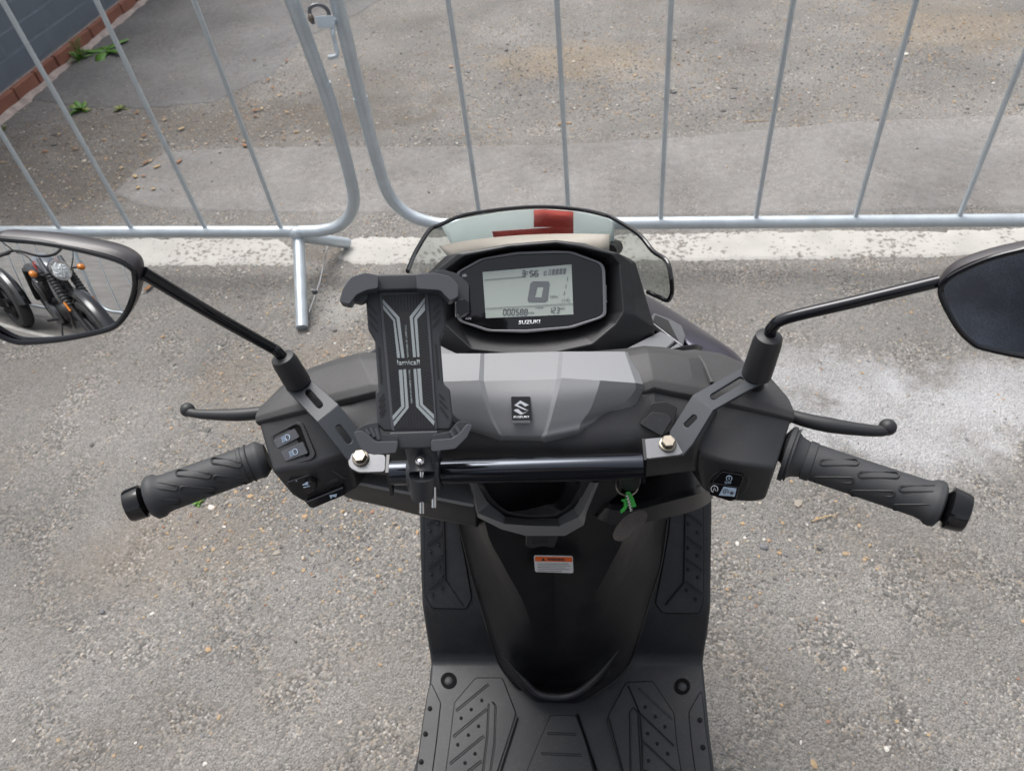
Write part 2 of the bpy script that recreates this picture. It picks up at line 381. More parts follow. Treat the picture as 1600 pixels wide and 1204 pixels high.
# ------------------------------------------------------------------ ground
def ground_mat(name, base, tan, cell, contrast, stain=True, deposits=(), smooth=False, brown=.25):
    m, nt, b = new_mat(name); P = coords(nt); L = nt.links
    v = N(nt, 'ShaderNodeTexVoronoi', Scale=cell); L.new(P, v.inputs['Vector'])
    v2 = N(nt, 'ShaderNodeTexVoronoi', Scale=cell * 2.3); L.new(P, v2.inputs['Vector'])
    sp = N(nt, 'ShaderNodeSeparateColor'); L.new(v.outputs['Color'], sp.inputs[0])
    sp2 = N(nt, 'ShaderNodeSeparateColor'); L.new(v2.outputs['Color'], sp2.inputs[0])
    r = N(nt, 'ShaderNodeValToRGB'); e = r.color_ramp.elements
    e[0].position = 0; e[0].color = (*[c * (1 - contrast) for c in base], 1)
    e[1].position = .55; e[1].color = (*base, 1)
    for pos, col in ((.80, [c * (1 + contrast * .8) for c in base]), (.90, tan), (1., [c * (1 + contrast * 2.2) for c in base])):
        q = e.new(pos); q.color = (*col, 1)
    L.new(sp.outputs[0], r.inputs[0])
    r2 = N(nt, 'ShaderNodeValToRGB'); e = r2.color_ramp.elements
    e[0].color = (*[c * (1 - contrast * .8) for c in base], 1); e[1].color = (*[c * (1 + contrast * .8) for c in base], 1); L.new(sp2.outputs[0], r2.inputs[0])
    nz = N(nt, 'ShaderNodeTexNoise', Scale=7., Detail=6.0); L.new(P, nz.inputs['Vector'])
    rm = N(nt, 'ShaderNodeValToRGB'); rm.color_ramp.elements[0].position = .40; rm.color_ramp.elements[1].position = .60; L.new(nz.outputs['Fac'], rm.inputs[0])
    mx = N(nt, 'ShaderNodeMix', data_type='RGBA'); L.new(rm.outputs[0], mx.inputs['Factor']); L.new(r.outputs[0], mx.inputs['A']); L.new(r2.outputs[0], mx.inputs['B'])
    out = mx.outputs['Result']
    nm = N(nt, 'ShaderNodeTexNoise', Scale=75. if not smooth else 28., Detail=4.0, Roughness=.75); L.new(P, nm.inputs['Vector'])
    am = N(nt, 'ShaderNodeMapRange'); am.inputs['From Min'].default_value = .3; am.inputs['From Max'].default_value = .7; am.inputs['To Min'].default_value = .80 if not smooth else .86; am.inputs['To Max'].default_value = 1.20 if not smooth else 1.15; L.new(nm.outputs['Fac'], am.inputs['Value'])
    sm = N(nt, 'ShaderNodeVectorMath', operation='SCALE'); L.new(out, sm.inputs[0]); L.new(am.outputs[0], sm.inputs['Scale']); out = sm.outputs[0]
    # broad tone changes, brown dirt
    n1 = N(nt, 'ShaderNodeTexNoise', Scale=1.7, Detail=7.0, Roughness=.62); L.new(P, n1.inputs['Vector'])
    a = N(nt, 'ShaderNodeMath', operation='MULTIPLY_ADD'); a.inputs[1].default_value = 1.3; a.inputs[2].default_value = .36; L.new(n1.outputs['Fac'], a.inputs[0])
    sc = N(nt, 'ShaderNodeVectorMath', operation='SCALE'); L.new(out, sc.inputs[0]); L.new(a.outputs[0], sc.inputs['Scale']); out = sc.outputs[0]
    n2 = N(nt, 'ShaderNodeTexNoise', Scale=2.6, Detail=8.0, Roughness=.65); L.new(P, n2.inputs['Vector'])
    rb = N(nt, 'ShaderNodeValToRGB'); rb.color_ramp.elements[0].position = .48; rb.color_ramp.elements[1].position = .70
    rb.color_ramp.elements[1].color = (brown, brown, brown, 1); rb.color_ramp.elements[0].color = (0, 0, 0, 1); L.new(n2.outputs['Fac'], rb.inputs[0])
    m2 = N(nt, 'ShaderNodeMix', data_type='RGBA'); m2.inputs['B'].default_value = (.145, .115, .085, 1); L.new(rb.outputs[0], m2.inputs['Factor']); L.new(out, m2.inputs['A']); out = m2.outputs['Result']
    for (c, rad, col, k) in deposits:
        wn = N(nt, 'ShaderNodeTexNoise', Scale=6., Detail=8.0, Roughness=.7); L.new(P, wn.inputs['Vector'])
        dv = N(nt, 'ShaderNodeVectorMath', operation='SUBTRACT'); L.new(P, dv.inputs[0]); dv.inputs[1].default_value = c
        ds = N(nt, 'ShaderNodeVectorMath', operation='MULTIPLY'); L.new(dv.outputs[0], ds.inputs[0]); ds.inputs[1].default_value = (1 / rad[0], 1 / rad[1], 0)
        ln = N(nt, 'ShaderNodeVectorMath', operation='LENGTH'); L.new(ds.outputs[0], ln.inputs[0])
        ad = N(nt, 'ShaderNodeMath', operation='MULTIPLY_ADD'); ad.inputs[1].default_value = 2.2; L.new(wn.outputs['Fac'], ad.inputs[0])
        sb = N(nt, 'ShaderNodeMath', operation='SUBTRACT'); sb.inputs[0].default_value = -.1; L.new(ln.outputs['Value'], sb.inputs[1]); L.new(sb.outputs[0], ad.inputs[2])
        mr = N(nt, 'ShaderNodeMapRange'); mr.inputs['From Min'].default_value = .0; mr.inputs['From Max'].default_value = .5; mr.inputs['To Max'].default_value = k; L.new(ad.outputs[0], mr.inputs['Value'])
        # the deposit lies between the stones: broken up by the aggregate
        bk = N(nt, 'ShaderNodeMapRange'); bk.inputs['To Min'].default_value = .18; L.new(sp2.outputs[1], bk.inputs['Value'])
        ml = N(nt, 'ShaderNodeMath', operation='MULTIPLY'); L.new(mr.outputs[0], ml.inputs[0]); L.new(bk.outputs[0], ml.inputs[1])
        m3 = N(nt, 'ShaderNodeMix', data_type='RGBA'); m3.inputs['B'].default_value = (*col, 1); L.new(ml.outputs[0], m3.inputs['Factor']); L.new(out, m3.inputs['A']); out = m3.outputs['Result']
    L.new(out, b.inputs['Base Color']); b.inputs['Roughness'].default_value = .88; b.inputs['Specular IOR Level'].default_value = .3
    bp = N(nt, 'ShaderNodeBump', Strength=.3 if smooth else .7, Distance=.005); L.new(v.outputs['Distance'], bp.inputs['Height'])
    bp.invert = True
    bp2 = N(nt, 'ShaderNodeBump', Strength=.4, Distance=.006); L.new(nz.outputs['Fac'], bp2.inputs['Height']); L.new(bp.outputs[0], bp2.inputs['Normal'])
    L.new(bp2.outputs[0], b.inputs['Normal'])
    return m
def gp(px, py): v = Z(px, py, 0); return (v.x, v.y, 0)
CHALK = (.43, .435, .445)
M['ground'] = ground_mat('old_asphalt', (.174, .167, .157), (.24, .20, .155), 200, .52,
    deposits=[(gp(1420, 655), (.40, .16), CHALK, .85), (gp(1290, 590), (.25, .14), CHALK, .75), (gp(1580, 620), (.3, .2), CHALK, .8), (gp(1430, 720), (.25, .08), CHALK, .5), (gp(1180, 640), (.2, .2), CHALK, .5), (gp(530, 470), (.17, .13), (.40, .39, .36), .6),
              (gp(470, 600), (.4, .25), (.26, .21, .15), .35), (gp(250, 860), (.3, .2), (.26, .21, .15), .25), (gp(900, 95), (.55, .3), (.27, .20, .11), .5), (gp(1480, 40), (.5, .4), (.27, .20, .11), .5),
              (gp(60, 290), (.8, .5), (.075, .06, .047), .75), (gp(330, 195), (1.3, .30), (.08, .063, .048), .75), (gp(560, 150), (.5, .5), (.10, .085, .07), .5), (gp(500, 390), (.16, .10), (.09, .07, .05), .7)])
M['tarmac'] = ground_mat('smooth_tarmac', (.185, .179, .173), (.18, .15, .12), 210, .28, smooth=True, brown=.12)
M['tarmacold'] = ground_mat('dark_tarmac', (.140, .138, .136), (.14, .12, .10), 170, .35, smooth=True, brown=.2)
def paint_mat():
    m, nt, b = new_mat('worn_road_paint'); P = coords(nt); L = nt.links
    n1 = N(nt, 'ShaderNodeTexNoise', Scale=55., Detail=5.0, Roughness=.65); L.new(P, n1.inputs['Vector'])
    n2 = N(nt, 'ShaderNodeTexNoise', Scale=4., Detail=3.0); L.new(P, n2.inputs['Vector'])
    ad = N(nt, 'ShaderNodeMath', operation='MULTIPLY_ADD'); ad.inputs[1].default_value = .45; L.new(n2.outputs['Fac'], ad.inputs[0]); L.new(n1.outputs['Fac'], ad.inputs[2])
    r = N(nt, 'ShaderNodeValToRGB'); e = r.color_ramp.elements; e[0].position = .60; e[0].color = (.15, .135, .12, 1); e[1].position = .66; e[1].color = (.365, .355, .33, 1)
    L.new(ad.outputs[0], r.inputs[0])
    n3 = N(nt, 'ShaderNodeTexNoise', Scale=9., Detail=5.0); L.new(P, n3.inputs['Vector'])
    a = N(nt, 'ShaderNodeMath', operation='MULTIPLY_ADD'); a.inputs[1].default_value = .5; a.inputs[2].default_value = .75; L.new(n3.outputs['Fac'], a.inputs[0])
    sc = N(nt, 'ShaderNodeVectorMath', operation='SCALE'); L.new(r.outputs[0], sc.inputs[0]); L.new(a.outputs[0], sc.inputs['Scale']); L.new(sc.outputs[0], b.inputs['Base Color'])
    b.inputs['Roughness'].default_value = .8
    bp = N(nt, 'ShaderNodeBump', Strength=.5, Distance=.003); L.new(n1.outputs['Fac'], bp.inputs['Height']); L.new(bp.outputs[0], b.inputs['Normal'])
    return m
M['paint'] = paint_mat()
mesh('ground', [(-80, -80, 0), (80, -80, 0), (80, 80, 0), (-80, 80, 0)], [(0, 1, 2, 3)], M['ground'], kind='structure')
def sheet(name, pts, z, m, jag, step, seed):
    """a flat laid patch with an uneven edge"""
    rg = random.Random(seed); out = []
    for i in range(len(pts)):
        a, b = Vector(pts[i]), Vector(pts[(i + 1) % len(pts)]); n = max(1, int((b - a).length / step))
        for k in range(n):
            p = a.lerp(b, k / n); out.append(Vector((p.x + rg.uniform(-jag, jag), p.y + rg.uniform(-jag, jag), 0)))
    bm = bmesh.new(); f = bm.faces.new([bm.verts.new((p.x, p.y, z)) for p in out])
    n = len(out); up_ = f.normal.z if f.normal.length else 0; f.normal_update(); sg = 1 if f.normal.z > 0 else -1
    low = []
    for i, p in enumerate(out):
        t = (out[(i + 1) % n] - out[i - 1]); t.normalize(); low.append(bm.verts.new((p.x + t.y * sg * .012, p.y - t.x * sg * .012, .0004)))
    tv = list(f.verts)
    for i in range(n):
        j = (i + 1) % n; bm.faces.new((tv[i], low[i], low[j], tv[j]))
    bmesh.ops.triangulate(bm, faces=bm.faces[:]); bmesh.ops.recalc_face_normals(bm, faces=bm.faces)
    me = bpy.data.meshes.new(name); bm.to_mesh(me); bm.free()
    return link(name, me, m, None, kind='structure')
G2 = lambda L: [Z(a, b, 0) for a, b in L]
tp = G2([(182, 302), (215, 268), (262, 240), (360, 233), (520, 232), (650, 232), (870, 229), (1000, 222), (1110, 213), (1200, 205), (1330, 194), (1480, 187), (1600, 182)])
tp += [Vector((3.6, 3.05, 0)), Vector((3.6, 1.95, 0))] + G2([(1600, 322), (1200, 331), (1000, 336), (700, 333), (560, 331), (400, 329), (240, 324)])
sheet('tarmac_patch', tp, .004, M['tarmac'], .008, .04, 1)
tq = [Vector((-2.98, 3.45, 0))] + G2([(130, 166), (240, 168), (330, 160), (420, 120), (470, 60), (560, 22)]) + [Vector((-1.0, 5.2, 0)), Vector((-1.2, 7.5, 0)), Vector((-2.98, 7.5, 0))]
sheet('tarmac_patch', tq, .004, M['tarmacold'], .012, .05, 2)
wl = [Vector((-3.4, 2.17, 0))] + G2([(0, 379), (220, 376), (340, 376), (432, 378), (450, 392), (462, 398)]) + G2([(458, 412), (340, 411), (220, 412), (0, 418)]) + [Vector((-3.4, 1.98, 0))]
sheet('white_line', wl, .004, M['paint'], .008, .012, 3)
wr = G2([(545, 380), (560, 374), (640, 374), (800, 372), (1020, 369), (1300, 364), (1450, 366), (1600, 360)]) + [Vector((3.2, 1.80, 0)), Vector((3.2, 1.65, 0))] + G2([(1600, 392), (1462, 397), (1300, 401), (1170, 403), (1020, 404), (800, 406), (640, 409), (560, 410), (535, 402)])
sheet('white_line', wr, .004, M['paint'], .008, .012, 4)
# the car park behind, seen in the mirror: a white and a yellow bay line
sheet('bay_line', [Vector(p) for p in ((-4.5, -2.1, 0), (-1.9, -1.55, 0), (-1.9, -1.49, 0), (-4.5, -2.03, 0))], .004, M['paint'], .004, .03, 5)
sheet('bay_line', [Vector(p) for p in ((-6.5, -3.6, 0), (-2.2, -2.9, 0), (-2.2, -2.82, 0), (-6.5, -3.5, 0))], .004, M['paint'], .004, .03, 6)

def stone_mat():
    m, nt, b = new_mat('loose_gravel'); L = nt.links
    g = nt.nodes.new('ShaderNodeNewGeometry')
    r = N(nt, 'ShaderNodeValToRGB'); r.color_ramp.interpolation = 'CONSTANT'; e = r.color_ramp.elements
    e[0].color = (.11, .105, .10, 1); e[1].position = .22; e[1].color = (.19, .18, .165, 1)
    for p, c in ((.42, (.27, .24, .20)), (.56, (.33, .24, .14)), (.68, (.15, .15, .16)), (.78, (.37, .25, .14)), (.87, (.40, .36, .30)), (.94, (.52, .50, .46)), (.975, (.26, .14, .085))):
        q = e.new(p); q.color = (*c, 1)
    L.new(g.outputs['Random Per Island'], r.inputs[0])
    n1 = N(nt, 'ShaderNodeTexNoise', Scale=300.); L.new(g.outputs['Position'], n1.inputs['Vector'])
    a = N(nt, 'ShaderNodeMath', operation='MULTIPLY_ADD'); a.inputs[1].default_value = .5; a.inputs[2].default_value = .65; L.new(n1.outputs['Fac'], a.inputs[0])
    sc = N(nt, 'ShaderNodeVectorMath', operation='SCALE'); L.new(r.outputs[0], sc.inputs[0]); L.new(a.outputs[0], sc.inputs['Scale']); L.new(sc.outputs[0], b.inputs['Base Color'])
    b.inputs['Roughness'].default_value = .7; return m
M['stone'] = stone_mat()
def gravel():
    rg = random.Random(11); V, F = [], []
    hot = [(gp(600, 400), .5, 3.2), (gp(480, 570), .45, 3.4), (gp(560, 640), .3, 2.5), (gp(400, 800), .26, 4.0), (gp(560, 830), .2, 3.0), (gp(1180, 860), .16, 2.4), (gp(1300, 820), .16, 1.6), (gp(120, 260), .9, 4.6), (gp(330, 200), .9, 3.8), (gp(1300, 440), .4, 1.2),
           (gp(900, 90), .9, 3.2), (gp(1450, 60), .9, 3.0), (gp(1000, 130), .6, 2.4), (gp(560, 320), .35, 2.5), (gp(60, 330), .7, 3.0), (gp(700, 200), .8, 1.6), (gp(1250, 150), .8, 1.6), (gp(500, 400), .12, 12.0)]
    tpoly = [(p.x, p.y) for p in tp]; tq2 = [(p.x, p.y) for p in tq]
    def inside(x, y, poly):
        c = False; j = len(poly) - 1
        for i in range(len(poly)):
            xi, yi = poly[i]; xj, yj = poly[j]
            if (yi > y) != (yj > y) and x < (xj - xi) * (y - yi) / (yj - yi) + xi: c = not c
            j = i
        return c
    # stretches of gravel bed: brown strip along the wall side, band under the barrier
    n = 0; tries = 0
    while n < 24000 and tries < 400000:
        tries += 1
        y = -.2 + 6.4 * (rg.random() ** 1.25); hw = .75 + .62 * (y + .34); x = rg.uniform(-hw - .25, hw + .2)
        if x < -2.93: continue
        w = .20
        for c, s, k in hot:
            d2 = ((x - c[0]) ** 2 + (y - c[1]) ** 2) / (s * s)
            if d2 < 6: w += k * math.exp(-d2 * 1.6)
        w *= .55 + .9 * (.5 + .5 * math.sin(x * 3.1 + 1.7 * math.sin(y * 2.3)) * math.sin(y * 4.3 + 1.3 * math.sin(x * 5.1)))
        zb = 0.
        if inside(x, y, tpoly) or inside(x, y, tq2): w *= .05; zb = .004
        if rg.random() * 4.2 > w: continue
        s = rg.choice((.0016, .002, .0024, .003, .0036, .0044)) * rg.uniform(.8, 1.25)
        if rg.random() < .02: s *= rg.uniform(1.5, 2.6)
        if y > 2.2: s *= 1.35
        sx, sy, sz = s * rg.uniform(.8, 1.5), s * rg.uniform(.7, 1.1), s * rg.uniform(.45, .8); a = rg.uniform(0, 6.28); ca, sa = math.cos(a), math.sin(a)
        o = len(V); m = 6
        for lev, rr in ((-.2, .8), (.45, .95)):
            for k in range(m):
                t = 2 * math.pi * (k + (.5 if lev > 0 else 0)) / m; q = rr * rg.uniform(.78, 1.15); px, py = q * math.cos(t) * sx, q * math.sin(t) * sy
                V.append((x + px * ca - py * sa, y + px * sa + py * ca, zb + (lev + rg.uniform(-.1, .1)) * sz))
        V.append((x + rg.uniform(-.3, .3) * sx, y + rg.uniform(-.3, .3) * sy, zb + sz * rg.uniform(.85, 1.1)))
        for k in range(m):
            k2 = (k + 1) % m
            F.append((o + k, o + k2, o + m + k)); F.append((o + k2, o + m + k2, o + m + k)); F.append((o + m + k, o + m + k2, o + 2 * m))
        n += 1
    return mesh('gravel', V, F, M['stone'], smooth=True, ang=60, fix=False, kind='stuff')
gravel()

# ------------------------------------------------------------------ painted brick wall with a red plinth
WX = -2.99
M['wallpaint'] = mat('blue_grey_masonry_paint', (.125, .150, .180), .62, grain=.10, gscale=160, bump=.4, var=.18, vscale=7)
M['wallmortar'] = mat('painted_joint', (.150, .175, .205), .7, grain=.2, gscale=160, bump=.5, var=.3, vscale=12)
wall = thing('brick_wall', 'blue-grey painted wall on a red brick plinth at the edge of the yard', 'wall', (WX, 4.5, 0))
V, F = join([boxVF((WX - .13, 4.8, 1.245), (.12, 0, 0), (0, 3.3, 0), (0, 0, 1.155))])
mesh('mortar', V, F, M['wallmortar'], wall, smooth=False)
def brick_mesh(name, L, H, Dp, m, seed):
    rg = random.Random(seed); V, F = boxVF((0, 0, 0), (Dp / 2, 0, 0), (0, L / 2, 0), (0, 0, H / 2))
    bm = bmesh.new(); vs = [bm.verts.new(v) for v in V]
    for f in F: bm.faces.new([vs[k] for k in f])
    bmesh.ops.recalc_face_normals(bm, faces=bm.faces)
    bmesh.ops.bevel(bm, geom=bm.edges[:], offset=.004, segments=1, affect='EDGES')
    for v in bm.verts: v.co += Vector([rg.uniform(-.0016, .0016) for _ in range(3)])
    me = bpy.data.meshes.new(name); bm.to_mesh(me); bm.free(); me.materials.append(m); return me
bl = [brick_mesh('painted_brick', .430, .098, .06, M['wallpaint'], 20 + k) for k in range(4)]
rb = [brick_mesh('red_brick', .212, .068, .07, M['brickred'], 40 + k) for k in range(4)]
rg = random.Random(3)
def put(me, name, loc, parent):
    o = bpy.data.objects.new(name, me); COL.objects.link(o); o.parent = parent; o.location = Vector(loc) - origin(parent); return o
for c in range(22):
    for k in range(15):
        y = 1.75 + k * .44 + (c % 2) * .22
        if y < 8.0: put(rg.choice(bl), 'painted_brick', (WX - .0375 + rg.uniform(-.001, .001), y, .095 + .054 + c * .106), wall)
for k in range(28):
    put(rg.choice(rb), 'red_brick', (WX - .012 + rg.uniform(-.003, .003), 1.7 + k * .2245, .048), wall)
V, F = join([boxVF((WX - .055, 4.8, .045), (.05, 0, 0), (0, 3.3, 0), (0, 0, .043))]); mesh('plinth_bed', V, F, M['mortar'], wall, smooth=False)
rg = random.Random(5); pts = []
V, F = [], []
for k in range(90):                                  # crumbling mortar fillet along the foot of the plinth
    y = 1.6 + k * .07; w = .030 + rg.uniform(0, .03); h = .012 + rg.uniform(0, .012)
    V += [Vector((WX - .03, y, -.002)), Vector((WX + .024, y, h + .004)), Vector((WX + .024 + w, y, -.002))]
for k in range(89):
    a = 3 * k; F += [(a, a + 3, a + 4, a + 1), (a + 1, a + 4, a + 5, a + 2)]
mesh('mortar_fillet', V, F, M['mortar'], wall, smooth=False)

# ------------------------------------------------------------------ weeds and fallen leaves
def leaf_VF(base, dirv, L, w, droop, curl, n=5):
    d = Vector(dirv).normalized(); side = d.cross(Vector((0, 0, 1))); side.normalize(); V, F = [], []
    for i in range(n + 1):
        t = i / n; c = Vector(base) + d * (L * t) - Vector((0, 0, 1)) * (droop * L * t * t); ww = w * math.sin(math.pi * min(1, t * .93 + .05)) ** .8 * (1 + .25 * math.sin(t * 17))
        up = d.cross(side) * (-curl * ww)
        V += [c - side * ww - up, c + Vector((0, 0, -.12 * ww)), c + side * ww - up]
    for i in range(n):
        a = 3 * i; F += [(a, a + 1, a + 4, a + 3), (a + 1, a + 2, a + 5, a + 4)]
    return V, F
def weed(loc, label, n, L, w, mats, seed, upr=.7, stalk=False):
    rg = random.Random(seed); t = thing('weed', label, 'weed', loc, None); p = Vector(loc)
    for k in range(n):
        a = rg.uniform(0, 6.28); el = rg.uniform(.15, upr) * 1.3; l = L * rg.uniform(.6, 1.15)
        V, F = leaf_VF(p + Vector((0, 0, .003)), (math.cos(a) * math.cos(el), math.sin(a) * math.cos(el), math.sin(el)), l, w * rg.uniform(.7, 1.2), rg.uniform(.1, .5), rg.uniform(.1, .5))
        mesh('leaf', V, F, rg.choice(mats), t, solid=.0006, fix=False)
    if stalk:
        for k in range(5):
            a = rg.uniform(0, 6.28); top = p + Vector((math.cos(a) * .05, math.sin(a) * .05, rg.uniform(.10, .17)))
            parts = [tubeVF([p, p.lerp(top, .5) + Vector((.005, 0, .01)), top], [.0025, .002, .001], 5)]
            for q in range(9):
                u = .3 + .7 * q / 8; b = rg.uniform(0, 6.28); parts.append(leaf_VF(p.lerp(top, u), (math.cos(b), math.sin(b), .3), rg.uniform(.015, .03), .006, .3, .2, 3))
            V, F = join(parts); mesh('stem', V, F, rg.choice(mats), t, fix=False)
GR = [M['leafgreen']] * 3 + [M['leafpale']]
w1 = Z(108, 98, 0); weed((WX + .07, 3.98, 0), 'tall leafy green weed against the foot of the blue-grey wall', 12, .10, .014, GR, 1, .95, True)
w2 = Z(140, 84, 0); weed((WX + .17, 4.10, 0), 'broad-leaved dock plant lying out from the wall onto tarmac', 11, .20, .034, [M['leafgreen']], 2, .35)
w3 = Z(128, 172, 0); weed(w3, 'bushy green weed in the joint between dark tarmac and gravel', 16, .085, .014, GR, 3, .75)
w4 = Z(188, 172, 0); weed(w4, 'yellowish sparse weed in the tarmac joint behind the barrier bars', 9, .055, .009, [M['leafpale']], 4, .6)
w5 = Z(312, 784, 0); weed(w5, 'tiny green weed in the asphalt under the left handlebar grip', 14, .020, .005, GR, 5, .6)
w6 = Z(2, 203, 0); weed(w6, 'small yellow weed at the plinth close to the photo edge', 8, .06, .010, [M['leafpale'], M['leafgreen']], 6, .6)
def litter(px, py, L, w, ang, m, label, grp):
    p = Z(px, py, 0); V, F = leaf_VF(p + Vector((0, 0, .012)), (math.cos(ang), math.sin(ang), .05), L, w, .05, .3)
    tag(mesh('fallen_leaf', V, F, m, None, solid=.0005, fix=False), label, 'leaf', grp)
lr = random.Random(9)
for i in range(34):
    px, py = (lr.uniform(70, 470), lr.uniform(160, 240)) if i < 20 else (lr.uniform(400, 470), lr.uniform(90, 165)) if i < 26 else (lr.uniform(170, 300), lr.uniform(250, 300))
    litter(px, py, lr.uniform(.015, .045), lr.uniform(.005, .011), lr.uniform(0, 6.28), lr.choice((M['leafbrown'], M['leafbrown'], M['straw'])), 'dry brown leaf scrap lying behind the left barrier', 'leaf scraps behind the left barrier')
litter(227, 458, .05, .010, 1.3, M['leafbrown'], 'orange leaf scrap on the asphalt beside the left mirror', None)
def twig(px1, py1, px2, py2, label):
    a, b = Z(px1, py1, 0), Z(px2, py2, 0); z = Vector((0, 0, .004)); V, F = tubeVF([a + z, a.lerp(b, .5) + z * 1.8, b + z], [.0016, .002, .001], 6)
    tag(mesh('straw', V, F, M['straw'], None), label, 'straw')
twig(1268, 815, 1308, 804, 'pale straw lying on the asphalt below the throttle grip')
twig(1160, 192, 1200, 190, 'pale straw lying at the tarmac edge behind the barrier')

# ------------------------------------------------------------------ steel crowd barriers
UP = Vector((0, 0, 1))
def vplane(a, b):
    a, b = Vector(a), Vector(b); d = (b - a); d.z = 0; return (a, d.cross(UP).normalized())
def arc3(a, c, b, n=7):
    return [a * (1 - t) ** 2 + c * 2 * t * (1 - t) + b * t * t for t in [k / n for k in range(n + 1)]]
def barrier(label, frame, bars, feet, topz, loc, group, sleeves=()):
    t = thing('crowd_barrier', label, 'barrier', loc, group)
    tube('frame', frame, .0205, M['galv'], t, n=14)
    for a, b in bars: tube('bar', [a, b], .0078, M['galv'], t, n=8)
    for a, b, c in feet:
        f = tube('foot', [a, b], .021, M['galv'], t, n=12)
        if c is not None: tube('brace', [c, a.lerp(b, .9)], .0045, M['galv'], t, n=6)
    for a, b in sleeves: tube('sleeve', [a, b], .0222, M['galv'], t, n=14)
    return t
# left panel
jl = Z(464, 362, .17); ll = Z(96, 362, .17); pll = vplane(ll, jl); ax = (jl - ll); ax.z = 0; ax.normalize()
Q = lambda x, y, pl=pll: PLN(x, y, pl)
cornerL = [Q(464, 362), Q(504, 360), Q(534, 350), Q(551, 325), Q(549, 285), Q(517, 164)]
u0 = Q(517, 164); topL = u0.copy(); topL.z = 1.05; topL += (Q(488, 80) - u0) * ((1.05 - u0.z) / (Q(488, 80).z - u0.z)) - Vector((0, 0, 1.05 - u0.z))
far = ll - ax * 1.25; far.z = .17
frame = [far + ax * .1, ll] + cr(cornerL, 5) + arc3(topL - UP * .1, topL, topL - ax * .1, 5) + [far + ax * .1 + UP * (topL.z - .17)]
frame += arc3(far + UP * (topL.z - .17) + ax * .1, far + UP * (topL.z - .17), far + UP * (topL.z - .27), 5)[1:] + arc3(far + UP * .1, far, far + ax * .1, 5)
bars = []
def bar(pt, pb, pl, topz):
    b = PLN(*pb, pl); a = PLN(*pt, pl); return (b, b + (a - b) * ((topz - b.z) / (a.z - b.z)))
for pt, pb in (((-30, 150), (-20, 362)), ((0, 205), (96, 362)), ((14, 20), (207, 360)), ((150, 0), (322, 360)), ((303, 0), (440, 360))):
    bars.append(bar(pt, pb, pll, topL.z))
dl_ = bars[2][0] - bars[1][0]
for k in (2, 3): bars.append((bars[1][0] - dl_ * k * .98, bars[1][1] - (bars[2][1] - bars[1][1]) * k * .98))
del bars[0]
ff = Z(472, 512, .01); bf = Z(543, 380, .02)
feet = [(jl - UP * .02, ff, bf.lerp(jl, .1)), (jl - UP * .02, bf, None)]
feet[0] = (jl - UP * .02, ff, None)
bl_ = barrier('left galvanised crowd barrier in front of the wall, its near foot on the asphalt', frame, bars, feet, 1.05, Vector((jl.x, jl.y, 0)), 'galvanised crowd barriers along the line', [(Q(522, 182), Q(505, 130))])
mesh('weld', *sphereVF(jl + Vector((0, -.008, 0)), .026, 10, 6, (1.1, .9, .9)), M['galv'], bl_)
tube('tie_wire', [Z(512, 384, .10), Z(500, 440, .06), Z(493, 460, .05), Z(483, 488, .04)], .0021, M['steel'], bl_, n=6)
mesh('wire_clip', *sphereVF(Z(492, 456, .055), .011, 8, 5, (1, .6, 1)), M['steel'], bl_)
# right panel
ra = Z(720, 351, .17); rb_ = Z(1600, 344, .17); plr = vplane(ra, rb_); axr = (rb_ - ra); axr.z = 0; axr.normalize()
R_ = lambda x, y: PLN(x, y, plr)
topz = 1.08; u0 = R_(566, 164); u1 = R_(526, 0); topR = u0 + (u1 - u0) * ((topz - u0.z) / (u1.z - u0.z))
endR = ra + axr * 2.85; endR.z = .17
cornerR = [R_(526, 0), R_(566, 164), R_(586, 240), R_(607, 303), R_(638, 335), R_(680, 349), R_(720, 351)]
frame = arc3(topR + axr * .1, topR, topR - UP * .1, 5) + cr(cornerR, 5) + [rb_, endR - axr * .1] + arc3(endR - axr * .1, endR, endR + UP * .1, 5)[1:]
et = endR.copy(); et.z = topR.z; frame += arc3(et - UP * .1, et, et - axr * .1, 5) + [topR + axr * .1]
bars = [bar(a, b, plr, topR.z) for a, b in (((700, 0), (751, 350)), ((870, 0), (889, 350)), ((1049, 0), (1032, 348)), ((1240, 0), (1180, 346)), ((1432, 0), (1335, 345)), ((1600, 85), (1497, 343)))]
d0 = bars[5][0] - bars[4][0]; d1 = bars[5][1] - bars[4][1]
for k in (1, 2): bars.append((bars[5][0] + d0 * k, bars[5][1] + d1 * k))
j2 = endR - axr * .35
barrier('right galvanised crowd barrier standing along the white line beyond the scooter', frame, bars, [(j2, j2 + Vector((.03, -.34, -.15)), None), (j2, j2 + Vector((.05, .2, -.15)), None)], topR.z, Vector((ra.x, ra.y, 0)), 'galvanised crowd barriers along the line', [(R_(563, 152), R_(570, 178))])
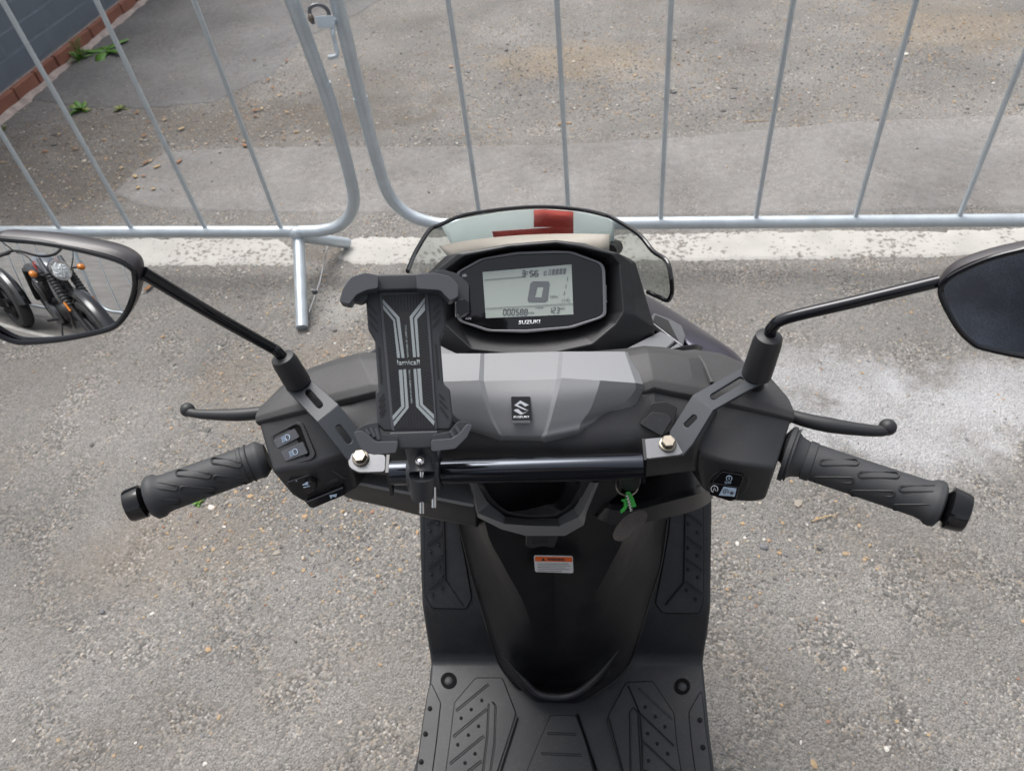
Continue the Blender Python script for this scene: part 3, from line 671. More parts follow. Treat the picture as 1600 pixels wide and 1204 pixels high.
# padlock and the coupling hook between the two panels
pk = thing('padlock', 'grey padlock joining the uprights of the two crowd barriers', 'padlock', Q(505, 45))
pl_ = plane(Q(503, 40) + Vector((0, -.03, 0)), CAM - Q(503, 40)); PK = lambda a, b: PLN(a, b, pl_)
slab('body', rnd([(492, 26), (520, 24), (524, 33), (521, 45), (497, 44)], 3), pl_, .022, M['galv'], pk, bevel=.003, off=.008)
tube('shackle', cr([PK(490, 38), PK(485, 24), PK(484, 13), PK(492, 8), PK(502, 9), PK(511, 15), PK(515, 25)], 4), .0055, M['steel'], pk, n=8)
mesh('key_plug', *sphereVF(PK(486, 29), .009, 8, 6, (1, 1, 1.4)), M['bolt'], pk)
hk = tube('hook', cr([R_(522, 30), PK(520, 46), PK(523, 66), PK(527, 82), PK(524, 88), PK(513, 90)], 4), .0065, M['galv'], bpy.data.objects['crowd_barrier.001'], n=8)

# ================================================================== THE SCOOTER
S = thing('scooter', 'black and silver scooter with its handlebars, mirrors and footboard facing the barriers', 'scooter', (0.01, .1, 0))
def ZR(L): return [Z(*p) for p in L]
def YR(L): return [Y(*p) for p in L]
# --- footboard: flat floor, riser and raised front part
FZ = .358; PF = plane((0, 0, FZ), (0, 0, 1))
PR = plane3(Z(660, 945, .465), Z(1111, 945, .465), Z(655, 790, .60))
fr = [0, .015, .3, .5, .7, .985, 1]
def frow(xl, xr, py, z=None):
    o = []
    for t in fr:
        x = xl + (xr - xl) * t; o.append(PLN(x, py, PR) if z is None else Z(x, py, z))
    return o
rows = [frow(655, 1113, 770), frow(655, 1113, 800), frow(656, 1112, 865), frow(659, 1111, 945), frow(661, 1110, 958, .4540), frow(665, 1107, 985, .420), frow(671, 1101, 1022, .370), frow(673, 1099, 1036, FZ + .001), frow(668, 1104, 1090, FZ), frow(660, 1110, 1150, FZ), frow(645, 1117, 1204, FZ)]
last = rows[-1]; rows += [[Vector((v.x, -.12, FZ)) for v in last], [Vector((v.x * .95, -.26, FZ)) for v in last]]
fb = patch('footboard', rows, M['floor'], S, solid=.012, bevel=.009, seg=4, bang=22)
c7 = lambda x, y: (640 + x / 3.3333, 980 + y / 3.3333)
L7 = lambda L: [c7(*p) for p in L]
def pad(name, px, pl, h=.0046, r=3):
    q = shift(pl, .0008); o = slab(name, rnd(px, r), pl, .008, M['floor'], fb, off=h, bevel=.0026, seg=3)
    tube('pad_groove_shade', [PLN(a, b, q) for a, b in rnd(px, r)], .0011, M['reliefshade'], fb, n=6, closed=True); return o  # raised dark tube: shade round the pad put into the colour
pad('foot_pad', L7([(345, 262), (482, 262), (552, 445), (530, 520), (455, 747), (420, 900), (150, 900), (190, 747), (210, 600), (235, 390)]), PF)
pad('foot_pad', L7([(1130, 285), (1265, 280), (1375, 445), (1390, 600), (1412, 747), (1430, 900), (1150, 900), (1110, 747), (1030, 480), (1045, 440)]), PF)
pad('foot_pad', L7([(735, 458), (862, 458), (905, 560), (955, 747), (990, 900), (560, 900), (612, 747), (690, 560)]), PF, .0022)
pad('foot_pad', L7([(112, 290), (160, 392), (138, 590), (117, 747), (100, 900), (8, 900), (38, 747), (72, 480), (98, 330)]), PF, .0022)
pad('foot_pad', L7([(1518, 330), (1456, 440), (1470, 600), (1490, 747), (1510, 900), (1590, 900), (1570, 747), (1540, 520), (1526, 380)]), PF, .0022)
cu = lambda x, y: (640 + x / 4.629, 780 + y / 4.629); cw = lambda x, y: (640 + x / 2.712, 760 + y / 2.712)
pad('foot_pad', [cu(*p) for p in [(108, 60), (335, 60), (350, 180), (400, 430), (448, 712), (412, 790), (165, 785), (112, 690)]], PR, .003, 4)
pad('foot_pad', [cw(*p) for p in [(1110, 60), (1243, 60), (1245, 300), (1243, 490), (1225, 536), (1072, 534), (1042, 495), (1065, 380), (1098, 200)]], PR, .003, 4)
def rib(p, q, pl, h=.0050, r=.0013):
    m = shift(pl, h); tube('tread_rib', [PLN(*p, m), PLN(*q, m)], r, M['reliefshade'], fb, n=6)  # rib coloured darker than the floor to paint its shaded line
    tube('tread_edge', [PLN(p[0] + .9, p[1] + 1.5, m), PLN(q[0] + .9, q[1] + 1.5, m)], r, M['floor'], fb, n=6)
def knob(p, pl, h=.0050, r=.0028):
    V, F = sphereVF(PLN(*p, shift(pl, h)), r, 8, 5, (1, 1, .7)); mesh('tread_knob', V, F, M['reliefshade'], fb)  # knob darkened with the same painted shade as the ribs
for a, b in (((120, 165), (205, 118)), ((125, 325), (230, 240)), ((130, 485), (235, 405)), ((135, 640), (240, 555))): rib(cu(*a), cu(*b), PR)
rib(cu(240, 60), cu(252, 570), PR); rib(cu(252, 570), cu(385, 770), PR, .0048, .0008)
for p in ((145, 225), (205, 172), (150, 380), (210, 327), (155, 540), (215, 490), (165, 690), (232, 638), (205, 100)): knob(cu(*p), PR)
for a, b in (((1172, 105), (1240, 160)), ((1170, 210), (1240, 262)), ((1170, 305), (1240, 355)), ((1165, 400), (1240, 455))): rib(cw(*a), cw(*b), PR)
rib(cw(1170, 90), cw(1163, 405), PR); rib(cw(1163, 405), cw(1085, 500), PR, .0048, .0008)
for p in ((1182, 160), (1222, 195), (1180, 260), (1220, 292), (1182, 352), (1222, 385), (1175, 440), (1212, 478), (1180, 118)): knob(cw(*p), PR)
for a, b in (((410, 290), (240, 430)), ((400, 420), (225, 565)), ((385, 560), (208, 705)), ((372, 690), (300, 747)), ((360, 830), (190, 950))): rib(c7(*a), c7(*b), PF)
for L in ([(410, 395), (402, 560), (380, 747), (370, 880)], [(430, 385), (446, 402), (440, 600), (418, 747)], [(555, 455), (462, 747)]):
    for a, b in zip(L[:-1], L[1:]): rib(c7(*a), c7(*b), PF, .0050, .0012)
for p in ((375, 378), (320, 425), (268, 470), (358, 512), (305, 558), (250, 608), (340, 655), (288, 703)): knob(c7(*p), PF)
for a, b in (((1195, 315), (1365, 472)), ((1200, 445), (1375, 612)), ((1215, 590), (1388, 752)), ((1225, 740), (1400, 890))): rib(c7(*a), c7(*b), PF)
for L in ([(1138, 300), (1200, 445), (1212, 600), (1215, 880)], [(1150, 747), (1147, 440), (1166, 415), (1190, 440), (1205, 747)], [(1037, 470), (1112, 747)]):
    for a, b in zip(L[:-1], L[1:]): rib(c7(*a), c7(*b), PF, .0050, .0012)
for p in ((1228, 412), (1280, 462), (1330, 515), (1240, 550), (1290, 602), (1345, 655), (1245, 692)): knob(c7(*p), PF)
rib(c7(718, 547), c7(862, 551), PF, .0026); rib(c7(684, 652), c7(892, 660), PF, .0026); rib(c7(872, 450), c7(972, 747), PF, .001, .003)
for p in ((105, 420), (82, 552), (60, 697), (1512, 480), (1528, 622)): knob(c7(*p), PF, .0030, .004)
for c in ((701, 1062), (1066, 1071)):
    slab('screw_shade_disc', circ(c, 12.5, 24), PF, .004, M['hole'], fb, off=.0022)  # flat dark disc; the shade of the screw hole is its colour
    mesh('screw_head', *sphereVF(Z(c[0], c[1] + 1, FZ + .002), .0070, 12, 6, (1, 1, .4)), M['rubber'], fb)
# --- leg shield
ls = [(812, [716, 728, 745, 757, 868, 980, 1000, 1028, 1044], [.265, .235, .14, .076, .100, .076, .14, .235, .265]),
      (880, [733, 748, 768, 785, 866, 955, 985, 1020, 1034], [.215, .19, .14, .086, .114, .086, .14, .19, .215]),
      (935, [749, 765, 790, 815, 866, 926, 965, 1005, 1017], [.19, .168, .135, .096, .121, .096, .135, .168, .19]),
      (990, [765, 782, 806, 835, 867, 905, 945, 990, 1001], [.155, .140, .124, .112, .124, .112, .124, .14, .155]),
      (1035, [780, 797, 820, 845, 869, 895, 925, 966, 985], [.135, .112, .118, .122, .124, .122, .118, .112, .135]),
      (1062, [798, 812, 828, 848, 870, 890, 912, 944, 963], [.118, .096, .112, .118, .119, .118, .112, .096, .118]),
      (1082, [818, 826, 840, 853, 870, 888, 902, 920, 934], [.106, .087, .088, .090, .091, .090, .088, .087, .106]),
      (1095, [832, 840, 848, 857, 871, 887, 897, 906, 916], [.100, .089, .086, .086, .086, .086, .086, .089, .100])]
rows = [[Y(x, py + (4 if py == 1095 and 1 <= i <= 7 else 0), y) for i, (x, y) in enumerate(zip(xs, ys))] for py, xs, ys in ls]
rows.insert(0, [v + Vector((0, .02, .14)) for v in rows[0]]); rows[0] = [Vector((v.x, max(v.y, .13), v.z)) for v in rows[0]]
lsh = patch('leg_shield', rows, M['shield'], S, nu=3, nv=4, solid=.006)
tube('edge_seam', cr([Y(x - 1, py, y - .001) for py, x, y in [(812, 716, .262), (880, 733, .212), (935, 749, .187), (990, 765, .152), (1035, 780, .132), (1062, 798, .115), (1082, 818, .103), (1097, 836, .094), (1101, 870, .088), (1097, 905, .094), (1082, 934, .103), (1062, 963, .115), (1035, 985, .132), (990, 1001, .152), (935, 1017, .187), (880, 1034, .212), (812, 1044, .262)]], 4), .0014, M['deep'], lsh, n=6)
tube('lip', cr([Y(a, b, c) for a, b, c in ((786, 1020, .112), (800, 1042, .102), (818, 1062, .094), (836, 1080, .087), (856, 1087, .084), (885, 1087, .084), (908, 1078, .087), (930, 1060, .094), (948, 1040, .102), (966, 1016, .112))], 5), [.0008 + .0044 * min(1, 4 * min(k, 45 - k) / 45) for k in range(46)], M['matte'], lsh, n=12)
# bag hook and warning sticker
pst = plane3(Y(835, 868, .092), Y(896, 869, .092), Y(866, 896, .096))
st = slab('warning_label', rnd([(834, 868), (895, 869), (896, 895), (836, 893)], 3), shift(pst, .004), .001, M['label'], S)
pst = shift(pst, .0042)
slab('label_header', [(836, 869.5), (894, 870.5), (894, 877.5), (836, 876.5)], pst, .0006, M['orange'], st, off=.0003)
text('lettering', 'WARNING', (855, 875.5), (882, 876), (855, 871.2), pst, M['inkblack'], st, off=.0006, bold=.02)
slab('warning_triangle', [(846, 875.6), (852, 875.7), (849, 871)], pst, .0004, M['inkblack'], st, off=.0006)
for k, wv in enumerate((48, 51, 44, 50, 38)): strokes('print_line', [[(840, 880.2 + 2.9 * k), (840 + wv * .5, 880.4 + 2.9 * k), (840 + wv, 880.7 + 2.9 * k)]], pst, .00028, M['inkblack'], st, off=.0001)
pbh = plane3(Y(822, 836, .075), Y(870, 835, .075), Y(846, 858, .08))
hk = slab('bag_hook', rnd([(822, 834), (871, 833), (871, 843), (866, 856), (848, 853), (832, 857), (821, 853)], 3), pbh, .02, M['matte'], S, off=.004, bevel=.002)
slab('hook_bar', rnd([(829, 843), (858, 843), (857, 849), (830, 850)], 2), pbh, .006, M['deep'], hk, off=.0048, bevel=.001)
# --- glove trays, the centre bowl and its silver trim
rows = [YR([(520, 745, .17), (548, 738, .17), (610, 748, .17), (670, 758, .17), (745, 770, .17)]),
        YR([(530, 757, .085), (545, 753, .062), (605, 763, .058), (665, 776, .058), (742, 789, .062)]),
        YR([(530, 768, .085), (541, 776, .064), (596, 789, .060), (658, 805, .060), (744, 821, .066)]),
        YR([(535, 772, .17), (550, 780, .17), (605, 792, .17), (668, 808, .17), (746, 824, .17)])]
patch('glove_tray', rows, M['matte'], S, nu=3, solid=.004, bevel=.0015, bang=40)
psl = plane3(Y(558, 745, .052), Y(742, 780, .052), Y(600, 730, .072))
slab('inner_trim', [(548, 724), (640, 730), (738, 742), (741, 788), (700, 780), (660, 772), (600, 761), (556, 752)], psl, .004, M['silver'], S, bevel=.001)
rt = [(932, 797, .075), (948, 793, .058), (958, 796.5, .055), (985, 797, .053), (1012, 792, .053), (1045, 783, .055), (1075, 775, .060), (1094, 769, .07), (1104, 760, .10)]
rbm = [(926, 804, .08), (934, 808, .06), (957, 817, .057), (985, 818, .056), (1015, 812, .056), (1042, 806, .058), (1072, 799, .063), (1098, 789, .075), (1114, 778, .11)]
T = YR(rt); B = YR(rbm)
rows = [[v + Vector((0, .0075, -.006)) for v in T], [v + Vector((0, .006, -.001)) for v in T], T, B, [v + Vector((0, .05, -.004)) for v in B]]
gt = patch('glove_tray', rows, M['matte'], S, nu=3, solid=.0015, bevel=.0010, bang=40)
patch('pocket', [[v + Vector((0, .10, .10)) for v in T], [v + Vector((0, .10, -.035)) for v in T], [v + Vector((0, .03, -.035)) for v in T], [v + Vector((0, .007, -.005)) for v in T]], M['deep'], gt, nu=3, solid=.001)
pdv = plane3(Y(915, 765, .062), Y(966, 770, .062), Y(922, 810, .066))
slab('tray_divider', [(905, 740), (985, 742), (968, 770), (926, 806), (912, 816)], pdv, .02, M['matte'], S)
slab('steering_lock', circ((985, 752), 17, 20), pdv, .03, M['deep'], S, off=.01, bevel=.002)
out = [(736, 752), (747, 797), (749, 806), (785, 824), (822, 834), (882, 834), (910, 818), (914, 799), (933, 752)]
crs = [(738, 752), (745, 790), (747, 799), (787, 817), (827, 821), (876, 821), (905, 806), (911, 797), (931, 752)]
inn = [(741, 752), (757, 780), (762, 787), (788, 809), (824, 813), (872, 812), (899, 795), (906, 785), (921, 752)]
in2 = [(752, 750), (766, 774), (772, 781), (792, 798), (826, 803), (868, 802), (890, 787), (896, 778), (911, 750)]
in3 = [(775, 748), (784, 765), (788, 770), (800, 782), (828, 788), (864, 787), (878, 774), (882, 766), (890, 748)]
in4 = [(800, 744), (805, 752), (808, 755), (815, 760), (830, 762), (855, 762), (864, 756), (866, 752), (870, 744)]
YY = lambda L, y: [Y(a, b, y) for a, b in L]
patch('centre_trim', [YY(inn, .066), YY(crs, .052), YY(out, .060), [v + Vector((0, .06, -.01)) for v in YY(out, .060)]], M['silver'], S, solid=.002, bevel=.0016, seg=3, bang=18)
patch('centre_bowl', [YY(in4, .15), YY(in3, .10), YY(in2, .092), YY(in2, .075), YY(inn, .069)], M['matte'], S, nu=2, solid=.002)
# --- front fairing, front mudguard and wheel, so that the machine stands on the ground
def half(L): return [Vector((-x + .02, y, z)) for x, y, z in reversed(L[:-1])] + [Vector((x, y, z)) for x, y, z in reversed([L[-1]])] + [Vector((x, y, z)) for x, y, z in reversed(L[:-1])][::-1][::-1]
def sect(z, L):
    r = [Vector((x, y, z)) for x, y in L]; l = [Vector((.02 - x, y, z)) for x, y in L]
    return r[:-1] + [Vector((.01, L[-1][1], z))] + l[:-1][::-1]
secs = [sect(1.018, [(.165, .14), (.155, .19), (.12, .225), (.07, .265), (0, .285)]), sect(1.0, [(.212, .15), (.201, .198), (.155, .246), (.09, .30), (0, .33)]),
        sect(.96, [(.220, .16), (.212, .215), (.175, .285), (.10, .365), (0, .40)]), sect(.85, [(.205, .20), (.200, .27), (.17, .36), (.10, .45), (0, .49)]),
        sect(.70, [(.185, .25), (.18, .31), (.15, .40), (.09, .48), (0, .52)]), sect(.52, [(.16, .30), (.15, .34), (.12, .40), (.07, .44), (0, .47)])]
patch('front_fairing', secs, M['purple'], S, nu=4, nv=4, solid=.004)
p_ = plane3(Y(976, 548, .145), Y(1040, 512, .205), Y(1076, 556, .150))
slab('side_trim', [(960, 552), (976, 545), (1039, 513), (1056, 531), (1034, 550), (1000, 575)], p_, .006, M['silver'], S, bevel=.0015)
slab('side_trim', [(1036, 550), (1060, 534), (1076, 556), (1060, 580), (1030, 575)], p_, .006, M['silver'], S, bevel=.0015, off=-.002)
p2_ = plane3(Y(1024, 510, .205), Y(1050, 500, .235), Y(1070, 540, .180))
vt = slab('side_vent', [(1015, 500), (1022, 488), (1046, 497), (1066, 508), (1072, 524), (1068, 540), (1062, 536)], p2_, .006, M['silverdark'], S, bevel=.0015, off=.003)
slab('vent_mouth', [(1020, 502), (1024, 492), (1044, 500), (1060, 532)], p2_, .002, M['deep'], vt, off=.0036)
pl2 = plane3(Y(700, 548, .145), Y(640, 512, .205), Y(604, 556, .150))
slab('side_trim', [(716, 552), (700, 545), (640, 513), (606, 552), (680, 575)], pl2, .006, M['silver'], S, bevel=.0015)
def wheel(c, R, w, parent, rim=M['rim'], axis=(1, 0, 0), spokes=5, tname='tyre'):
    c = Vector(c); ax = Vector(axis).normalized(); n = 40
    e1 = UP; e2 = ax.cross(e1)
    prof = [(R * .70, -.5), (R * .80, -.56), (R * .92, -.5), (R * .985, -.28), (R, 0), (R * .985, .28), (R * .92, .5), (R * .80, .56), (R * .70, .5), (R * .68, 0)]
    V, F = [], []; m = len(prof)
    for i in range(n):
        a = 2 * math.pi * i / n; d = e1 * math.cos(a) + e2 * math.sin(a)
        for r, o in prof: V.append(c + d * r + ax * (o * w))
    for i in range(n):
        for k in range(m): F.append((i * m + k, i * m + (k + 1) % m, ((i + 1) % n) * m + (k + 1) % m, ((i + 1) % n) * m + k))
    wh = mesh('wheel', V, F, M['tyre'], parent)
    parts = []
    for s in (-1, 1): parts.append(tubeVF([c + (e1 * math.cos(a) + e2 * math.sin(a)) * R * .69 + ax * (s * w * .36) for a in [2 * math.pi * k / 36 for k in range(36)]], R * .035, 8, closed=True))
    parts.append(tubeVF([c - ax * w * .5, c + ax * w * .5], R * .17, 16))
    for k in range(spokes):
        a = 2 * math.pi * k / spokes
        for da in (-.13, .13):
            d0 = e1 * math.cos(a + da * 2) + e2 * math.sin(a + da * 2); d1 = e1 * math.cos(a + da) + e2 * math.sin(a + da)
            parts.append(tubeVF([c + d0 * R * .14, c + d1 * R * .69], [R * .06, R * .045], 6))
    V, F = join(parts); mesh('rim', V, F, rim, wh)
    return wh
wheel((.01, .56, .255), .255, .09, S)
rows = []
for k in range(9):
    a = math.radians(-20 + k * 20); cy, cz = .56 - math.cos(a) * .285, .255 + math.sin(a) * .285
    rows.append([Vector((.01 + s * .065, cy, cz - abs(s) ** 3 * .05)) for s in (-1, -.6, 0, .6, 1)])
patch('front_mudguard', rows, M['purple'], S, nu=2, nv=2, solid=.004)
for s in (-1, 1): tube('fork_leg', [(.01 + s * .075, .56, .255), (.01 + s * .075, .44, .62)], .02, M['rim'], S)
# rear body, seat, rear wheel (behind the lens)
rs = []
for y, w, z0, z1 in ((-.24, .10, .34, .62), (-.32, .15, .34, .72), (-.5, .18, .36, .76), (-.8, .19, .42, .80), (-1.05, .16, .52, .84), (-1.2, .08, .62, .84)):
    c = [Vector((.01 + w * math.copysign(abs(math.cos(a)) ** .6, math.cos(a)), y, (z0 + z1) / 2 + (z1 - z0) / 2 * math.copysign(abs(math.sin(a)) ** .7, math.sin(a)))) for a in [2 * math.pi * k / 18 for k in range(18)]]
    rs.append(c)
V = [v for r in rs for v in r]; F = [(i * 18 + k, i * 18 + (k + 1) % 18, (i + 1) * 18 + (k + 1) % 18, (i + 1) * 18 + k) for i in range(5) for k in range(18)] + [tuple(range(18)), tuple(range(5 * 18, 6 * 18))]
mesh('rear_body', V, F, M['purple'], S)
rs = []
for y, w, z in ((-.25, .09, .70), (-.30, .12, .755), (-.45, .145, .775), (-.68, .16, .785), (-.74, .16, .83), (-1.0, .13, .86), (-1.1, .08, .85)):
    rs.append([Vector((.01 + w * math.cos(a), y, z + .045 * math.copysign(abs(math.sin(a)) ** .6, math.sin(a)))) for a in [2 * math.pi * k / 16 for k in range(16)]])
V = [v for r in rs for v in r]; F = [(i * 16 + k, i * 16 + (k + 1) % 16, (i + 1) * 16 + (k + 1) % 16, (i + 1) * 16 + k) for i in range(6) for k in range(16)] + [tuple(range(16)), tuple(range(6 * 16, 7 * 16))]
mesh('seat', V, F, M['rubberdark'], S)
wheel((.01, -.78, .245), .245, .10, S)
tube('stand', [(-.10, -.42, .36), (-.20, -.50, .012), (-.24, -.46, .012)], .011, M['rim'], S)
V, F = join([boxVF((.01, -.45, .30), (.12, 0, 0), (0, .3, 0), (0, 0, .06)), boxVF((.01, .1, .325), (.14, 0, 0), (0, .25, 0), (0, 0, .02))]); mesh('underbody', V, F, M['deep'], S, bevel=.01)

# --- instrument cluster and its surround
PD = plane((.0, .2, 1.086), (0, -.70, .714))
O = [(712, 425), (751, 403), (806, 393), (866, 391), (894, 392), (941, 410), (946, 420), (948, 491), (941, 497), (894, 513), (822, 520), (762, 518), (718, 503), (712, 494)]
def inset(L, k):
    cx = sum(p[0] for p in L) / len(L); cy = sum(p[1] for p in L) / len(L); o = []
    for x, y in L:
        d = Vector((cx - x, cy - y)); l = d.length; o.append((x + d.x / l * k, y + d.y / l * k * .95))
    return o
c3 = lambda x, y: (630 + x / 3.636, 315 + y / 3.636)
L3 = lambda L: [c3(*p) for p in L]
RB = [(692, 425), (725, 400), (795, 386), (869, 380), (907, 386), (956, 398), (968, 412), (974, 487), (962, 506), (925, 537), (860, 551), (790, 551), (738, 545), (694, 505)]
RC = [(678, 425), (715, 395), (795, 382), (869, 376), (910, 381), (966, 395), (985, 410), (993, 492), (984, 512), (945, 556), (862, 570), (790, 570), (718, 560), (672, 508)]
RD = [(655, 440), (695, 400), (795, 381), (869, 375), (914, 380), (984, 404), (993, 409), (1024, 512), (1006, 527), (966, 572), (862, 596), (790, 596), (690, 580), (640, 520)]
on = lambda L, offs: [PLN(a, b, shift(PD, o)) for (a, b), o in zip(L, offs)]
hood = [.006, .012, .014, .014, .014, .012, .008, .004, .003, .003, .003, .003, .003, .004]
ring_in = on(inset(O, -3), [-.014] * 14); ring_in2 = on(inset(O, -1), [-.016] * 14)
rows = [ring_in2, ring_in, on(RB, hood), on(RC, [h - (.007 if 6 <= k else .001) for k, h in enumerate(hood)]), on(RD, [h - .02 for h in hood]), [v + Vector((0, .012, -.05)) for v in on(RD, [h - .02 for h in hood])]]
rows = [r + [r[0].copy()] for r in rows]
V, F = gridVF(rows); F = face_cam(V, F)
mesh('dash_surround', V, F, M['matte'], S, fix=False, bevel=.0022, seg=3, bang=14)
cl = slab('instrument_cluster', rnd(O, 5), PD, .02, M['matte'], S, holes=[rnd(inset(O, 8), 5)][:0], bevel=.0015, off=-.002)
prism_loops = [[PLN(a, b, shift(PD, .0012)) for a, b in rnd(O, 6)], [PLN(a, b, shift(PD, .0012)) for a, b in rnd(inset(O, 5.5), 6)]]
prism('bezel', prism_loops, -PD[1] * .004, M['silverdark'], cl, bevel=.0007)
face = slab('cluster_face', rnd(inset(O, 5), 6), PD, .001, M['facegloss'], cl, off=-.0008)
mlc = M['lcd']
for mm in (M['lcd'],): mm.node_tree.nodes['Principled BSDF'].inputs['Coat Weight'].default_value = .8; mm.node_tree.nodes['Principled BSDF'].inputs['Coat Roughness'].default_value = .03
lcd = slab('display', [(754, 425), (893, 413), (896, 491), (759, 497)], PD, .0006, M['lcd'], S, off=-.0003)
PT = shift(PD, -.0002); ink, fai = M['lcdink'], M['lcdfaint']
q0 = [c3(*p) for p in [(737, 452), (824, 452), (832, 465), (820, 560), (806, 570), (714, 570), (706, 558), (722, 466)]]; q1 = [c3(*p) for p in [(762, 482), (797, 482), (786, 543), (748, 543)]]
prism('speed_digit', [[PLN(a, b, shift(PT, .0003)) for a, b in q0], [PLN(a, b, shift(PT, .0003)) for a, b in q1]], -PD[1] * .0003, ink, lcd)
def T3(s, bl, br, tl, m=ink, parent=lcd, bold=0.): return text('lettering', s, c3(*bl), c3(*br), c3(*tl), PT, m, parent, bold=bold)
SEG = {'0': 'abcdef', '1': 'bc', '2': 'abged', '3': 'abgcd', '5': 'afgcd', '6': 'afgedc', '8': 'abcdefg'}
def digits(s, bl, w, h, gap, m, r, sl=.12):
    """seven-segment figures like those of the display"""
    L = []; x = bl[0]
    for ch in s:
        if ch == ':': L += [[(x + 3, bl[1] - h * .3), (x + 4, bl[1] - h * .3 - 4)], [(x + 5, bl[1] - h * .7), (x + 6, bl[1] - h * .7 - 4)]]; x += 8 + gap; continue
        P_ = lambda u, v: (x + u * w + v * h * sl, bl[1] - v * h)
        sg = dict(a=(P_(.1, 1), P_(.9, 1)), b=(P_(1, .94), P_(1, .56)), c=(P_(1, .44), P_(1, .06)), d=(P_(.1, 0), P_(.9, 0)), e=(P_(0, .06), P_(0, .44)), f=(P_(0, .56), P_(0, .94)), g=(P_(.1, .5), P_(.9, .5)))
        L += [list(sg[k]) for k in SEG[ch]]; x += w + gap
    strokes('figure', [[c3(*p) for p in l] for l in L], PT, r, m, lcd, off=.0003)
digits('000588', (567, 642), 15, 32, 9, ink, .00042)
digits('3:56', (672, 422), 19, 30, 9, ink, .0006)
digits('123', (826, 630), 14, 30, 8, ink, .00034)
T3('mile', (708, 634), (742, 633), (708, 624)); T3('MPG', (885, 611), (916, 609), (885, 601)); T3('MPH', (834, 546), (876, 544), (835, 532), fai)
T3('AVERAGE', (750, 605), (796, 602), (750, 597), fai); T3('(10)', (898, 572), (946, 568), (900, 552), fai)
for k in range(5): slab('fuel_bar', [c3(822 + 21 * k, 417 - 1.6 * k), c3(838 + 21 * k, 416 - 1.6 * k), c3(843 + 21 * k, 384 - 1.6 * k), c3(827 + 21 * k, 385 - 1.6 * k)], PT, .0003, fai if k == 0 else ink, lcd, off=.0003)
strokes('fuel_icon', [[c3(*p) for p in [(799, 416), (812, 415), (811, 394), (801, 395), (799, 416)]]], PT, .0003, ink, lcd)
strokes('grid_line', [[c3(462, 444), c3(700, 424)], [c3(468, 606), c3(966, 577)], [c3(935, 428), c3(930, 450)], [c3(926, 470), c3(922, 490)], [c3(918, 508), c3(912, 530)]], PT, .00022, ink, lcd)
PT = shift(PD, -.0006); text('lettering', 'SUZUKI', c3(655, 697), c3(777, 692), c3(657, 675), PD, M['white'], cl, off=-.0005, bold=.03)
text('lettering', 'SEL', c3(336, 428), c3(363, 424), c3(336, 414), PD, M['white'], cl, off=.0013); text('lettering', 'ADJ', c3(352, 673), c3(384, 670), c3(354, 660), PD, M['white'], cl, off=.0013)
bt = slab('cluster_button', L3([(312, 430), (370, 470), (378, 640), (318, 655), (300, 600), (302, 440)]), PD, .01, M['matte'], S, off=.004, bevel=.0015)
slab('button_cap', L3([(312, 560), (372, 552), (378, 625), (322, 645)]), PD, .004, M['gloss'], bt, off=.0055, bevel=.001)
# --- windscreen
wt = [(637, 424, .165), (649, 395, .20), (671, 360, .24), (688, 351, .255), (726, 336, .28), (795, 326, .30), (850, 323, .305), (905, 327, .30), (946, 336, .28), (968, 347, .255), (999, 367, .225), (1020, 392, .20), (1042, 408, .18), (1049, 436, .165)]
wb = [(645, 440, .19), (662, 436, .24), (685, 432, .28), (700, 430, .30), (740, 430, .33), (800, 432, .35), (850, 432, .355), (905, 432, .35), (945, 436, .33), (965, 440, .30), (990, 446, .26), (1008, 452, .225), (1024, 458, .20), (1044, 468, .172)]
Tw = cr(YR(wt), 4); Bw = cr(YR(wb), 4); rows = [[a.lerp(b, k / 8) for a, b in zip(Tw, Bw)] for k in range(9)]
V, F = gridVF(rows); ws = mesh('windscreen', V, face_cam(V, F), M['glass'], S, fix=False)
tube('windscreen_rim', Tw + cr([Tw[-1], Y(1050, 456, .166), Y(1044, 469, .172), Y(1030, 464, .185), Y(1012, 456, .20)], 4)[1:], .0021, M['gloss'], ws, n=8)
tube('screen_mount', [Y(952, 394, .27), Y(962, 386, .30)], .008, M['deep'], S)
# --- learner plate beyond the glass and the card standing on the dash
def yint(px, tab):
    for a, b in zip(tab[:-1], tab[1:]):
        if px <= b[0]: t = max(0, (px - a[0]) / (b[0] - a[0])); return a[1] + (b[1] - a[1]) * t, a[2] + (b[2] - a[2]) * t
    return tab[-1][1], tab[-1][2]
def pp(px, py, o=.012):
    a, b = yint(px, wt), yint(px, wb); t = (py - a[0]) / (b[0] - a[0]); return Y(px, py, a[1] + (b[1] - a[1]) * t + o)
lp = thing('learner_plate', 'white plate with a red letter L seen through the scooter windscreen', 'learner plate', Y(850, 360, .32))
xs = [690, 720, 757, 795, 850, 905, 946, 960]
patch('plate', [[pp(x, yint(x, wt)[0] + 4) for x in xs], [pp(x + (10 if x < 700 else 0), 372) for x in xs], [pp(x + (22 if x < 700 else 0), 396) for x in xs]], M['platewhite'], lp, nu=3, solid=.0012, off=1)
bw = [834, 850, 866, 882, 896]
lt = patch('letter', [[pp(x, yint(x, wt)[0] + 4.5, .007) for x in bw], [pp(x, 355, .007) for x in bw]], M['red'], lp, solid=.0003, nu=1)
patch('letter_foot', [[pp(x, 355 + (870 - x) * .07 if x < 870 else 355, .0066) for x in (769, 790, 815, 837, 866, 896)], [pp(x, 380, .0066) for x in (773, 792, 815, 837, 866, 896)]], M['red'], lt, solid=.0003)
